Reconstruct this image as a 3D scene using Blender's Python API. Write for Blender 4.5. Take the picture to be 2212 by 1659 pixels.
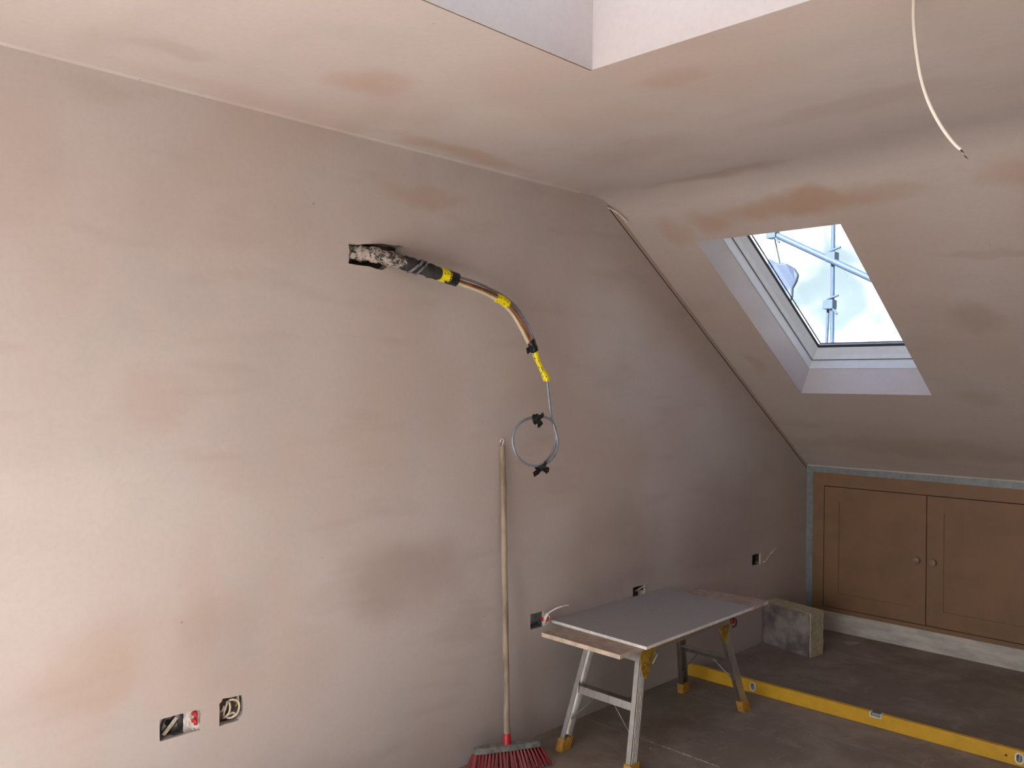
import bpy, bmesh, math, random
from mathutils import Vector, Matrix
random.seed(7)
for o in list(bpy.data.objects):
    bpy.data.objects.remove(o, do_unlink=True)
SC = bpy.context.scene
COL = SC.collection

# ------------------------------------------------------------------ camera
CAM = Vector((2.5428, 0.0, 1.5226))
YAW, PITCH, ROLL = math.radians(44.611), math.radians(0.029), math.radians(0.650)
FPX = 1863.46
F = Vector((-math.sin(YAW)*math.cos(PITCH), math.cos(YAW)*math.cos(PITCH), math.sin(PITCH)))
R0 = Vector((math.cos(YAW), math.sin(YAW), 0)); U0 = R0.cross(F)
RT = R0*math.cos(ROLL) + U0*math.sin(ROLL); UP = -R0*math.sin(ROLL) + U0*math.cos(ROLL)
cd = bpy.data.cameras.new('camera'); cam = bpy.data.objects.new('camera', cd); COL.objects.link(cam)
cd.sensor_width = 36.0; cd.lens = FPX/2212*36.0; cd.clip_start = 0.02
M3 = Matrix((RT, UP, -F)).transposed()
cam.matrix_world = Matrix.Translation(CAM) @ M3.to_4x4()
SC.camera = cam

# ------------------------------------------------------------------ sky, exposure
SKY_STRENGTH = 9.4
SC.view_settings.view_transform = 'Standard'
SC.view_settings.look = 'None'
SC.view_settings.exposure = 0.0
SC.view_settings.gamma = 1.0
SC.view_settings.use_curve_mapping = False
wd = bpy.data.worlds.new('overcast_sky'); SC.world = wd; wd.use_nodes = True
nt = wd.node_tree; nt.nodes.clear()
wo = nt.nodes.new('ShaderNodeOutputWorld'); bg = nt.nodes.new('ShaderNodeBackground')
tc = nt.nodes.new('ShaderNodeTexCoord'); sp = nt.nodes.new('ShaderNodeSeparateXYZ')
rp = nt.nodes.new('ShaderNodeValToRGB'); mr = nt.nodes.new('ShaderNodeMapRange')
nt.links.new(tc.outputs['Generated'], sp.inputs[0]); nt.links.new(sp.outputs['Z'], mr.inputs[0])
mr.inputs[1].default_value = -1; mr.inputs[2].default_value = 1
nt.links.new(mr.outputs[0], rp.inputs[0]); nt.links.new(rp.outputs[0], bg.inputs[0])
e = rp.color_ramp.elements
e[0].position = 0.0; e[0].color = (0.52, 0.48, 0.43, 1)
e[1].position = 1.0; e[1].color = (0.46, 0.64, 1.0, 1)
for pos, c in ((0.485, (0.55, 0.51, 0.46, 1)), (0.5, (1.0, 0.97, 0.90, 1)), (0.62, (0.95, 0.97, 0.97, 1))):
    q = e.new(pos); q.color = c
bg.inputs[1].default_value = SKY_STRENGTH
nt.links.new(bg.outputs[0], wo.inputs[0])
try:
    SC.cycles.max_bounces = 8; SC.cycles.diffuse_bounces = 4; SC.cycles.adaptive_threshold = 0.02; SC.cycles.glossy_bounces = 4
    SC.cycles.transparent_max_bounces = 12; SC.cycles.caustics_reflective = False; SC.cycles.caustics_refractive = False
    SC.cycles.use_denoising = True
    SC.cycles.sample_clamp_indirect = 30.0
except Exception:
    pass

# low sun behind the viewer: it comes in through the balcony window and falls on the floor out of view
SUN_EL, SUN_AX = math.radians(31.0), 0.15
sl_ = bpy.data.lights.new('sun', 'SUN'); sl_.energy = 132.0; sl_.angle = 0.0093; sl_.color = (0.92, 0.975, 1.05)
sun = bpy.data.objects.new('sun', sl_); COL.objects.link(sun); sun.location = (0, -6, 8)
sun.rotation_euler = Vector((SUN_AX*math.cos(SUN_EL), math.sqrt(1-SUN_AX**2)*math.cos(SUN_EL), -math.sin(SUN_EL))).to_track_quat('-Z', 'Y').to_euler()

def portal(name, loc, sx, sy, normal):
    l = bpy.data.lights.new(name, 'AREA'); l.shape = 'RECTANGLE'; l.size = sx; l.size_y = sy; l.energy = 1.0
    o = bpy.data.objects.new(name, l); COL.objects.link(o); o.location = loc
    o.rotation_euler = Vector(normal).to_track_quat('-Z', 'Y').to_euler()
    l.cycles.is_portal = True
    return o
# room dimensions (metres)
CE = 2.4                    # flat ceiling
KY, KH, SL = 5.2918, 1.03, 0.655   # far low wall, its height, roof pitch (rise/run)
LC = 1/math.hypot(1, SL); LS = SL*LC
YB, XR = -1.7, 6.5          # back wall, right wall
TN = 0.11                   # tangent length of the soft bend
BX0, BX1, BZ0, BZ1 = 0.25, 2.6, 0.12, 2.2     # balcony window in the back wall
WX0, WX1, WY0, WY1 = 1.0105, 1.79, 0.68, 1.857  # roof-light shaft
SX0, SX1 = 0.300, 0.994
SA0, SA1 = (KY-4.586)/LC, (KY-3.50)/LC         # skylight along the slope
def S(x, a, b):             # slope coordinates: across, up the slope, outward
    return Vector((x, KY - a*LC + b*LS, KH + a*LS + b*LC))
portal('portal_window', ((BX0+BX1)/2, YB-0.05, (BZ0+BZ1)/2), BX1-BX0, BZ1-BZ0, (0, 1, 0))
portal('portal_skylight', S((SX0+SX1)/2, (SA0+SA1)/2, 0.40), SX1-SX0+0.1, SA1-SA0+0.1, S(0, 0, -1)-S(0, 0, 0))

# ------------------------------------------------------------------ materials
MATS = {}
def newmat(name):
    m = bpy.data.materials.new(name); m.use_nodes = True
    b = m.node_tree.nodes['Principled BSDF']; MATS[name] = m
    return m, m.node_tree, b
def N(t, kind, **kw):
    n = t.nodes.new(kind)
    for k, v in kw.items(): setattr(n, k, v)
    return n
def setin(n, **kw):
    for k, v in kw.items():
        n.inputs[k.replace('_', ' ')].default_value = v
def mixc(t, fac, a, b, blend='MIX'):
    n = N(t, 'ShaderNodeMix', data_type='RGBA', blend_type=blend)
    for i, v in ((0, fac), (6, a), (7, b)):
        if hasattr(v, 'is_output'): t.links.new(v, n.inputs[i])
        elif i == 0: n.inputs[0].default_value = v
        else: n.inputs[i].default_value = (*v, 1)
    return n.outputs[2]
def math2(t, op, a, b=None):
    n = N(t, 'ShaderNodeMath', operation=op)
    for i, v in ((0, a), (1, b)):
        if v is None: continue
        if hasattr(v, 'is_output'): t.links.new(v, n.inputs[i])
        else: n.inputs[i].default_value = v
    return n.outputs[0]
def maprange(t, v, a, b, c=0.0, d=1.0, smooth=True):
    n = N(t, 'ShaderNodeMapRange')
    if smooth: n.interpolation_type = 'SMOOTHSTEP'
    t.links.new(v, n.inputs[0])
    for i, x in enumerate((a, b, c, d)): n.inputs[i+1].default_value = x
    return n.outputs[0]
def noise(t, vec, scale, detail=4, rough=0.5, dist=0.0, stretch=None):
    if stretch:
        mp = N(t, 'ShaderNodeVectorMath', operation='MULTIPLY'); t.links.new(vec, mp.inputs[0])
        mp.inputs[1].default_value = stretch; vec = mp.outputs[0]
    n = N(t, 'ShaderNodeTexNoise'); t.links.new(vec, n.inputs['Vector'])
    setin(n, Scale=scale, Detail=detail, Roughness=rough, Distortion=dist)
    return n
def bump(t, b, h, strength=0.3, dist=0.01):
    n = N(t, 'ShaderNodeBump'); setin(n, Strength=strength, Distance=dist)
    t.links.new(h, n.inputs['Height']); t.links.new(n.outputs[0], b.inputs['Normal'])
def simple(name, col, rough=0.5, metal=0.0, spec=0.5, var=0.12, scale=30.0, bumps=0.0, col2=None, stretch=None, detail=4):
    m, t, b = newmat(name)
    tcn = N(t, 'ShaderNodeTexCoord')
    n = noise(t, tcn.outputs['Object'], scale, detail, 0.6, 0.2, stretch)
    c2 = col2 if col2 else tuple(max(0, c*(1-var*2)) for c in col)
    f = maprange(t, n.outputs[0], 0.35, 0.65)
    t.links.new(mixc(t, f, col, c2), b.inputs['Base Color'])
    setin(b, Roughness=rough, Metallic=metal); b.inputs['Specular IOR Level'].default_value = spec
    if bumps: bump(t, b, n.outputs[0], bumps, 0.004)
    return m

def make_plaster(name, stains, warm=0.0, seams=False, pale=0.0):
    m, t, b = newmat(name)
    g = N(t, 'ShaderNodeNewGeometry'); P = g.outputs['Position']
    big = noise(t, P, 1.15, 2, 0.55)
    mid = noise(t, P, 3.2, 3, 0.6)
    streak = noise(t, P, 2.2, 2, 0.6, 0.0, (0.55, 0.9, 3.6))
    fine = noise(t, P, 55, 2, 0.65)
    dry = (0.530, 0.472, 0.452); greyd = (0.485, 0.440, 0.424); pink = (0.495, 0.405, 0.365); ora = (0.45, 0.320, 0.245); damp = (0.40, 0.325, 0.292)
    c = mixc(t, maprange(t, big.outputs[0], 0.42, 0.68, 0, 0.75), dry, pink)
    c = mixc(t, maprange(t, mid.outputs[0], 0.48, 0.72, 0, 0.75), c, greyd)
    c = mixc(t, maprange(t, streak.outputs[0], 0.54, 0.74, 0, 0.32), c, damp)
    # patches with a shape of their own: damp stains, darker bands, painted pale sheen
    wob = noise(t, P, 5.0, 2, 0.6)
    ws = N(t, 'ShaderNodeVectorMath', operation='MULTIPLY_ADD'); t.links.new(wob.outputs['Color'], ws.inputs[0])
    ws.inputs[1].default_value = (0.16, 0.16, 0.16); t.links.new(P, ws.inputs[2])
    acc = {}
    for (ctr, rad, stren, kind) in stains:
        d = N(t, 'ShaderNodeVectorMath', operation='MULTIPLY_ADD'); t.links.new(ws.outputs[0], d.inputs[0])
        d.inputs[1].default_value = tuple(1/q for q in rad); d.inputs[2].default_value = tuple(-(ctr[i]+0.08)/rad[i] for i in range(3))
        l = N(t, 'ShaderNodeVectorMath', operation='LENGTH'); t.links.new(d.outputs[0], l.inputs[0])
        f = maprange(t, l.outputs['Value'], 0.45, 1.25, stren, 0.0)
        acc[kind] = f if kind not in acc else math2(t, 'MAXIMUM', acc[kind], f)
    tex = maprange(t, mid.outputs[0], 0.25, 0.6, 0.55, 1.0)
    for kind, f in acc.items():
        c = mixc(t, math2(t, 'MULTIPLY', f, tex), c, {'o': ora, 'd': damp, 'p': pink, 'w': (0.585, 0.53, 0.505)}[kind])
    if pale: c = mixc(t, pale, c, (0.62, 0.575, 0.57))
    if warm: c = mixc(t, warm, c, (0.52, 0.36, 0.26))
    c = mixc(t, maprange(t, fine.outputs[0], 0.35, 0.75, 0, 0.10), c, (0.33, 0.27, 0.24))
    # tiny nicks
    vo = N(t, 'ShaderNodeTexVoronoi'); t.links.new(P, vo.inputs['Vector']); setin(vo, Scale=7.0)
    c = mixc(t, maprange(t, vo.outputs['Distance'], 0.018, 0.03, 0.6, 0.0), c, (0.2, 0.14, 0.12))
    t.links.new(c, b.inputs['Base Color'])
    t.links.new(maprange(t, streak.outputs[0], 0.3, 0.7, 0.36, 0.6), b.inputs['Roughness'])
    b.inputs['Specular IOR Level'].default_value = 0.42
    h = math2(t, 'MULTIPLY', streak.outputs[0], 1.0)
    h = math2(t, 'ADD', h, math2(t, 'MULTIPLY', mid.outputs[0], 0.7))
    if seams:   # board joints ghosting through the skim coat
        sx = N(t, 'ShaderNodeSeparateXYZ'); t.links.new(P, sx.inputs[0])
        below = maprange(t, sx.outputs['Z'], 0.885, 0.9, 1, 0)
        step = math2(t, 'MULTIPLY', below, maprange(t, sx.outputs['Y'], 1.6, 2.2, 1, 0))
        vs = math2(t, 'ABSOLUTE', math2(t, 'SUBTRACT', sx.outputs['Y'], 1.043))
        vs = math2(t, 'MULTIPLY', maprange(t, vs, 0.004, 0.016, 1, 0), below)
        vs2 = math2(t, 'ABSOLUTE', math2(t, 'SUBTRACT', sx.outputs['Y'], 1.47))
        vs2 = math2(t, 'MULTIPLY', maprange(t, vs2, 0.004, 0.03, 1, 0), below)
        h = math2(t, 'SUBTRACT', h, math2(t, 'MULTIPLY', step, 0.14))
        h = math2(t, 'ADD', h, math2(t, 'MULTIPLY', vs, 0.10))
        h = math2(t, 'SUBTRACT', h, math2(t, 'MULTIPLY', vs2, 0.10))
    bump(t, b, h, 0.16, 0.012)
    return m

wall_stains_sheen = [((0, 0.90, 0.70), (0.1, 0.17, 0.13), 0.5, 'o'), ((0, 1.22, 0.86), (0.1, 0.07, 0.2), 0.3, 'o'), ((0, 0.72, 2.08), (0.1, 0.12, 0.25), 0.2, 'o'),
    ((0, 1.07, 1.47), (0.1, 0.10, 0.10), 0.35, 'o'), ((0, 2.03, 0.80), (0.1, 0.30, 0.17), 0.75, 'd'), ((0, 3.3, 0.72), (0.1, 0.45, 0.28), 0.7, 'd'),
    ((0, 4.3, 0.75), (0.1, 0.5, 0.35), 0.6, 'd'), ((0, 2.1, 2.24), (0.1, 0.2, 0.04), 0.5, 'o'), ((0, 2.7, 1.75), (0.1, 0.35, 0.3), 0.35, 'p'),
    ((0, 0.82, 1.2), (0.1, 0.28, 0.14), 0.7, 'w'), ((0, 1.0, 1.05), (0.1, 0.5, 0.2), 0.4, 'w'), ((0, 1.7, 1.35), (0.1, 0.3, 0.25), 0.3, 'p'),  # the 'w' patches paint the sheen on the wall's left part
    ((0, 1.3, 2.05), (0.1, 0.5, 0.2), 0.4, 'p'), ((0, 1.3, 0.68), (0.1, 0.15, 0.2), 0.35, 'd')]
ceil_stains_bands = [((0.47, 1.50, 2.4), (0.14, 0.12, 0.1), 0.7, 'o'), ((0.10, 2.2, 2.4), (0.07, 0.40, 0.1), 0.75, 'o'), ((0.10, 1.2, 2.4), (0.06, 0.35, 0.1), 0.5, 'p'), ((0.64, 3.12, 2.4), (0.35, 0.05, 0.1), 0.7, 'd'),  # ends with a darker band along the bend
    ((1.13, 2.07, 2.4), (0.13, 0.06, 0.1), 0.7, 'o'), ((1.46, 2.64, 2.4), (0.35, 0.10, 0.1), 0.5, 'd'), ((0.6, 2.6, 2.4), (0.30, 0.16, 0.1), 0.45, 'd'), ((0.50, 2.0, 2.4), (0.15, 0.25, 0.1), 0.4, 'w'), ((0.3, 1.0, 2.4), (0.05, 0.12, 0.1), 0.4, 'd'),
    ((0.9, 3.37, 2.28), (0.46, 0.07, 0.10), 0.95, 'o'), ((0.43, 3.40, 2.26), (0.13, 0.07, 0.1), 0.8, 'o'), ((1.70, 3.37, 2.28), (0.13, 0.09, 0.1), 0.85, 'o'), ((0.22, 3.42, 2.25), (0.08, 0.12, 0.1), 0.6, 'o'),
    ((1.35, 4.08, 1.83), (0.10, 0.13, 0.1), 0.7, 'd'), ((1.5, 3.72, 2.05), (0.25, 0.03, 0.06), 0.6, 'd'), ((1.2, 4.6, 1.48), (0.12, 0.1, 0.1), 0.4, 'd'), ((0.8, 5.05, 1.19), (0.8, 0.13, 0.1), 0.6, 'd'), ((0.15, 4.35, 1.66), (0.06, 0.10, 0.1), 0.6, 'o')]
make_plaster('plaster_wall', wall_stains_sheen, seams=True)
make_plaster('plaster_ceiling', ceil_stains_bands)
make_plaster('plaster_strip', [], warm=0.45)
make_plaster('plaster_pale', [], pale=0.45)
simple('masonry', (0.14, 0.105, 0.085), 0.9, var=0.3, scale=12, bumps=0.6)
simple('gap_shade', (0.022, 0.012, 0.008), 0.95, spec=0.1)  # near-black, paints the shade inside the crack and door gaps
simple('white_frame', (0.66, 0.67, 0.68), 0.35, var=0.03)
simple('gasket', (0.012, 0.014, 0.02), 0.5)
simple('skirting_white', (0.62, 0.585, 0.54), 0.5, var=0.14, scale=5, stretch=(1, 1, 4))
simple('mdf', (0.245, 0.135, 0.072), 0.6, var=0.08, scale=4, col2=(0.21, 0.12, 0.066))
simple('knob_wood', (0.36, 0.25, 0.17), 0.5, var=0.2, scale=40, stretch=(1, 6, 1))
simple('duct_tape', (0.245, 0.275, 0.30), 0.35, var=0.1, scale=25, bumps=0.25)
simple('aluminium', (0.66, 0.66, 0.67), 0.34, metal=1.0, var=0.14, scale=14, stretch=(4, 4, 1), col2=(0.58, 0.53, 0.50))
simple('galvanised', (0.33, 0.345, 0.35), 0.4, metal=0.7, var=0.2, scale=30)
simple('foot_yellow', (0.58, 0.31, 0.055), 0.5, var=0.15, scale=40)
simple('bracket_yellow', (0.46, 0.27, 0.02), 0.45, var=0.25, scale=35, bumps=0.2)
simple('latch_red', (0.24, 0.02, 0.015), 0.4)
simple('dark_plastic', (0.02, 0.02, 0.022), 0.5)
simple('plyboard', (0.30, 0.205, 0.15), 0.65, var=0.2, scale=10, stretch=(2, 5, 2), col2=(0.40, 0.32, 0.27), detail=7)
simple('ply_edge', (0.70, 0.57, 0.45), 0.7, var=0.15, scale=20)
simple('board_paper', (0.315, 0.30, 0.29), 0.75, var=0.04, scale=90)
simple('board_edge', (0.90, 0.87, 0.85), 0.8, var=0.08, scale=50, bumps=0.3)
simple('foil_face', (0.40, 0.375, 0.35), 0.5, var=0.25, scale=9, col2=(0.165, 0.145, 0.15), detail=8)
simple('foam_yellow', (0.54, 0.50, 0.33), 0.85, var=0.15, scale=40, bumps=0.5)
simple('broom_wood', (0.35, 0.275, 0.21), 0.7, var=0.3, scale=22, stretch=(1, 1, 0.25), col2=(0.20, 0.15, 0.11), bumps=0.15)
simple('broom_red', (0.50, 0.022, 0.035), 0.4)
simple('bristle_red', (0.33, 0.035, 0.045), 0.5, var=0.3, scale=60, col2=(0.22, 0.05, 0.05))
simple('broom_grey', (0.10, 0.10, 0.095), 0.6, var=0.2, scale=40, col2=(0.2, 0.19, 0.175))
simple('hook_white', (0.85, 0.8, 0.75), 0.35)
simple('level_yellow', (0.68, 0.385, 0.028), 0.42, var=0.05, scale=20)
simple('level_white', (0.80, 0.78, 0.72), 0.5)
simple('cable_white', (0.80, 0.755, 0.69), 0.4, var=0.03)
simple('copper', (0.42, 0.175, 0.085), 0.35, metal=0.45, var=0.2, scale=25)
simple('hose_cream', (0.64, 0.585, 0.40), 0.5, var=0.06)
simple('cable_grey', (0.30, 0.33, 0.40), 0.25, metal=0.35, var=0.1)
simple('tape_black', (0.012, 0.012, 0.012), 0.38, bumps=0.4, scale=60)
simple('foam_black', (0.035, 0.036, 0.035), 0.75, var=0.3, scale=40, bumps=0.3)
simple('tie_grey', (0.16, 0.17, 0.185), 0.35)
simple('cable_red', (0.55, 0.02, 0.035), 0.4)
simple('wire_cream', (0.60, 0.53, 0.42), 0.5, var=0.2, scale=60)
simple('plaster_lump', (0.62, 0.56, 0.52), 0.8, var=0.1, scale=40, bumps=0.4)
simple('scrap_card', (0.42, 0.36, 0.30), 0.8)
simple('dust_pale', (0.46, 0.41, 0.36), 0.9, scale=60, var=0.25)
simple('scaffold_steel', (0.078, 0.118, 0.170), 0.55, metal=0.0, var=0.1)
simple('tarp_blue', (0.088, 0.112, 0.155), 0.6, var=0.1)
simple('netting', (0.30, 0.34, 0.30), 0.8, var=0.12, scale=1.2)
simple('outer_roof', (0.2, 0.18, 0.16), 0.9)
# sleeve smeared with plaster
m, t, b = newmat('sleeve_smeared')
tcn = N(t, 'ShaderNodeTexCoord'); uvn = N(t, 'ShaderNodeSeparateXYZ'); t.links.new(tcn.outputs['UV'], uvn.inputs[0])
n = noise(t, tcn.outputs['Object'], 45, 6, 0.7, 0.9)
edge = maprange(t, uvn.outputs['X'], 0.55, 1.12, 0.60, 0.25)
f = maprange(t, math2(t, 'SUBTRACT', math2(t, 'ADD', n.outputs[0], edge), 0.5), 0.50, 0.62)
t.links.new(mixc(t, f, (0.02, 0.021, 0.02), (0.40, 0.345, 0.31)), b.inputs['Base Color']); setin(b, Roughness=0.7); bump(t, b, n.outputs[0], 0.6, 0.006)
# yellow tape with black print
m, t, b = newmat('tape_yellow')
tcn = N(t, 'ShaderNodeTexCoord')
mp = N(t, 'ShaderNodeMapping'); t.links.new(tcn.outputs['UV'], mp.inputs[0]); mp.inputs['Scale'].default_value = (3.0, 4.0, 1)
br = N(t, 'ShaderNodeTexBrick'); t.links.new(mp.outputs[0], br.inputs[0]); setin(br, Scale=1.0, Mortar_Size=0.20, Brick_Width=0.9, Row_Height=0.62)
br.inputs['Color1'].default_value = (0, 0, 0, 1); br.inputs['Color2'].default_value = (0, 0, 0, 1); br.inputs['Mortar'].default_value = (1, 1, 1, 1)
n1 = noise(t, tcn.outputs['UV'], 17, 1, 0.5)
k = math2(t, 'MULTIPLY', math2(t, 'SUBTRACT', 1.0, br.outputs['Color']), maprange(t, n1.outputs[0], 0.5, 0.54))
t.links.new(mixc(t, k, (0.80, 0.68, 0.008), (0.02, 0.02, 0.012)), b.inputs['Base Color']); setin(b, Roughness=0.35)
# glass: thin panes (the skylight's dark tint is added to cut its light)
for gname, gcol in (('pane_glass', (0.92, 0.93, 0.92)), ('pane_dimmed', (0.135, 0.138, 0.148))):
    m = bpy.data.materials.new(gname); m.use_nodes = True; t = m.node_tree; t.nodes.clear()
    o_ = N(t, 'ShaderNodeOutputMaterial'); mx = N(t, 'ShaderNodeMixShader'); tr = N(t, 'ShaderNodeBsdfTransparent'); gl = N(t, 'ShaderNodeBsdfGlossy')
    # a pane has two faces, so each lets through the square root
    tr.inputs[0].default_value = (*[c**0.5 for c in gcol], 1); gl.inputs['Roughness'].default_value = 0.02; mx.inputs[0].default_value = 0.03
    t.links.new(tr.outputs[0], mx.inputs[1]); t.links.new(gl.outputs[0], mx.inputs[2]); t.links.new(mx.outputs[0], o_.inputs[0]); MATS[gname] = m
# unseen opal pane added over the shaft to spread and dim the sun
m = bpy.data.materials.new('pane_diffuser'); m.use_nodes = True; t = m.node_tree; t.nodes.clear()
o_ = N(t, 'ShaderNodeOutputMaterial'); tl = N(t, 'ShaderNodeBsdfTranslucent'); tl.inputs[0].default_value = (0.074, 0.075, 0.078, 1)
t.links.new(tl.outputs[0], o_.inputs[0]); MATS['pane_diffuser'] = m
# floor: dusty chipboard
m, t, b = newmat('chipboard')
g = N(t, 'ShaderNodeNewGeometry'); P = g.outputs['Position']
n1 = noise(t, P, 2.3, 6, 0.65, 0.5); n2 = noise(t, P, 9, 7, 0.7, 0.6); n3 = noise(t, P, 120, 3, 0.6)
c = mixc(t, maprange(t, n1.outputs[0], 0.40, 0.66), (0.208, 0.163, 0.132), (0.285, 0.24, 0.205))
c = mixc(t, maprange(t, n2.outputs[0], 0.50, 0.74, 0, 0.7), c, (0.34, 0.29, 0.25))
spz = N(t, 'ShaderNodeSeparateXYZ'); t.links.new(P, spz.inputs[0])
c = mixc(t, maprange(t, n3.outputs[0], 0.62, 0.72, 0, 0.5), c, (0.36, 0.31, 0.27))
t.links.new(c, b.inputs['Base Color']); setin(b, Roughness=0.75); b.inputs['Specular IOR Level'].default_value = 0.25
bump(t, b, math2(t, 'ADD', n2.outputs[0], math2(t, 'MULTIPLY', n3.outputs[0], 0.3)), 0.25, 0.004)

# ------------------------------------------------------------------ mesh helpers
def tag(o, label=None, cat=None, group=None, kind=None):
    if label: o['label'] = label
    if cat: o['category'] = cat
    if group: o['group'] = group
    if kind: o['kind'] = kind
    return o
WLOC = {}
def empty(name, loc, label=None, cat=None, group=None, kind=None, parent=None):
    o = bpy.data.objects.new(name, None); COL.objects.link(o); o.empty_display_size = 0.05
    loc = Vector(loc); WLOC[o.name] = loc
    if parent: o.parent = parent; o.location = loc - WLOC[parent.name]
    else: o.location = loc
    return tag(o, label, cat, group, kind)
class MB:
    def __init__(s): s.v = []; s.f = []; s.uv = {}; s.mi = []; s.cur = 0
    def add(s, vs, fs, uvs=None):
        n = len(s.v); s.v += [Vector(q) for q in vs]
        for i, f in enumerate(fs):
            if uvs: s.uv[len(s.f)] = uvs[i]
            s.f.append(tuple(n+k for k in f)); s.mi.append(s.cur)
        return s
    def box(s, a, b):
        x0, y0, z0 = a; x1, y1, z1 = b
        return s.hexa([(x0,y0,z0),(x1,y0,z0),(x1,y1,z0),(x0,y1,z0),(x0,y0,z1),(x1,y0,z1),(x1,y1,z1),(x0,y1,z1)])
    def hexa(s, p):   # bottom ring 0-3, top ring 4-7 counter-clockwise seen from above
        return s.add(p, [(3,2,1,0),(4,5,6,7),(0,1,5,4),(1,2,6,5),(2,3,7,6),(3,0,4,7)])
    def sweep(s, p0, p1, prof):   # horizontal profile moved from p0 to p1
        p0, p1 = Vector(p0), Vector(p1); n = len(prof)
        vs = [p0+Vector((u, v, 0)) for u, v in prof] + [p1+Vector((u, v, 0)) for u, v in prof]
        fs = [(i, (i+1) % n, n+(i+1) % n, n+i) for i in range(n)] + [tuple(range(n-1, -1, -1)), tuple(range(n, 2*n))]
        return s.add(vs, fs)
    def obox(s, c, ax, ay, az):   # oriented box: centre and three half axes
        c, ax, ay, az = map(Vector, (c, ax, ay, az))
        return s.hexa([c-ax-ay-az, c+ax-ay-az, c+ax+ay-az, c-ax+ay-az, c-ax-ay+az, c+ax-ay+az, c+ax+ay+az, c-ax+ay+az])
    def tube(s, pts, r, seg=10, flat=1.0, caps=True, twist=0.0):
        pts = [Vector(q) for q in pts]; n = len(pts)
        rr = r if isinstance(r, (list, tuple)) else [r]*n
        L = [0]
        for i in range(1, n): L.append(L[-1]+(pts[i]-pts[i-1]).length)
        tot = L[-1] or 1; ref = None; vs = []
        for i in range(n):
            tg = (pts[min(i+1, n-1)]-pts[max(i-1, 0)]).normalized()
            if ref is None:
                ref = Vector((0, 0, 1)) if abs(tg.z) < 0.9 else Vector((1, 0, 0))
            u = (ref - tg*ref.dot(tg)).normalized(); w = tg.cross(u); ref = u
            for k in range(seg):
                a = 2*math.pi*k/seg + twist
                vs.append(pts[i] + u*math.cos(a)*rr[i]*flat + w*math.sin(a)*rr[i])
        fs = []; uvs = []
        for i in range(n-1):
            for k in range(seg):
                k2 = (k+1) % seg
                fs.append((i*seg+k, i*seg+k2, (i+1)*seg+k2, (i+1)*seg+k))
                uvs.append([(L[i]/tot, k/seg), (L[i]/tot, (k+1)/seg), (L[i+1]/tot, (k+1)/seg), (L[i+1]/tot, k/seg)])
        if caps:
            fs.append(tuple(range(seg-1, -1, -1))); uvs.append([(0, 0)]*seg)
            fs.append(tuple((n-1)*seg+k for k in range(seg))); uvs.append([(1, 0)]*seg)
        return s.add(vs, fs, uvs)
    def build(s, name, mats, parent=None, smooth=False, bevel=0.0, seg=2, origin=None, label=None, cat=None, group=None, kind=None, angle=40):
        if parent is not None: org = WLOC[parent.name]
        elif origin is not None: org = Vector(origin)
        else:
            lo = Vector([min(q[i] for q in s.v) for i in range(3)]); hi = Vector([max(q[i] for q in s.v) for i in range(3)])
            org = Vector(((lo.x+hi.x)/2, (lo.y+hi.y)/2, lo.z))
        me = bpy.data.meshes.new(name)
        me.from_pydata([tuple(q-org) for q in s.v], [], s.f); me.validate(clean_customdata=False)
        for mm in (mats if isinstance(mats, (list, tuple)) else [mats]): me.materials.append(MATS[mm])
        if len(me.polygons) == len(s.f):
            if s.uv:
                ul = me.uv_layers.new(name='UVMap')
                for p in me.polygons:
                    if p.index in s.uv:
                        for li, c in zip(p.loop_indices, s.uv[p.index]): ul.data[li].uv = c
            for p in me.polygons: p.material_index = s.mi[p.index]
        if smooth:
            for p in me.polygons: p.use_smooth = True
            try: me.set_sharp_from_angle(angle=math.radians(angle))
            except Exception: pass
        o = bpy.data.objects.new(name, me); COL.objects.link(o)
        if parent is not None: o.parent = parent; o.location = (0, 0, 0)
        else: o.location = org
        WLOC[o.name] = org
        if bevel:
            md = o.modifiers.new('bevel', 'BEVEL'); md.width = bevel; md.segments = seg; md.limit_method = 'ANGLE'; md.angle_limit = math.radians(40)
        return tag(o, label, cat, group, kind)
def smoothpath(pts, sub=6):
    P = [Vector(q) for q in pts]; out = []
    for i in range(len(P)-1):
        p0 = P[max(i-1, 0)]; p1 = P[i]; p2 = P[i+1]; p3 = P[min(i+2, len(P)-1)]
        for k in range(sub):
            t = k/sub
            out.append(0.5*((2*p1)+(p2-p0)*t+(2*p0-5*p1+4*p2-p3)*t*t+(3*p1-p0-3*p2+p3)*t**3))
    out.append(P[-1]); return out
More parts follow.
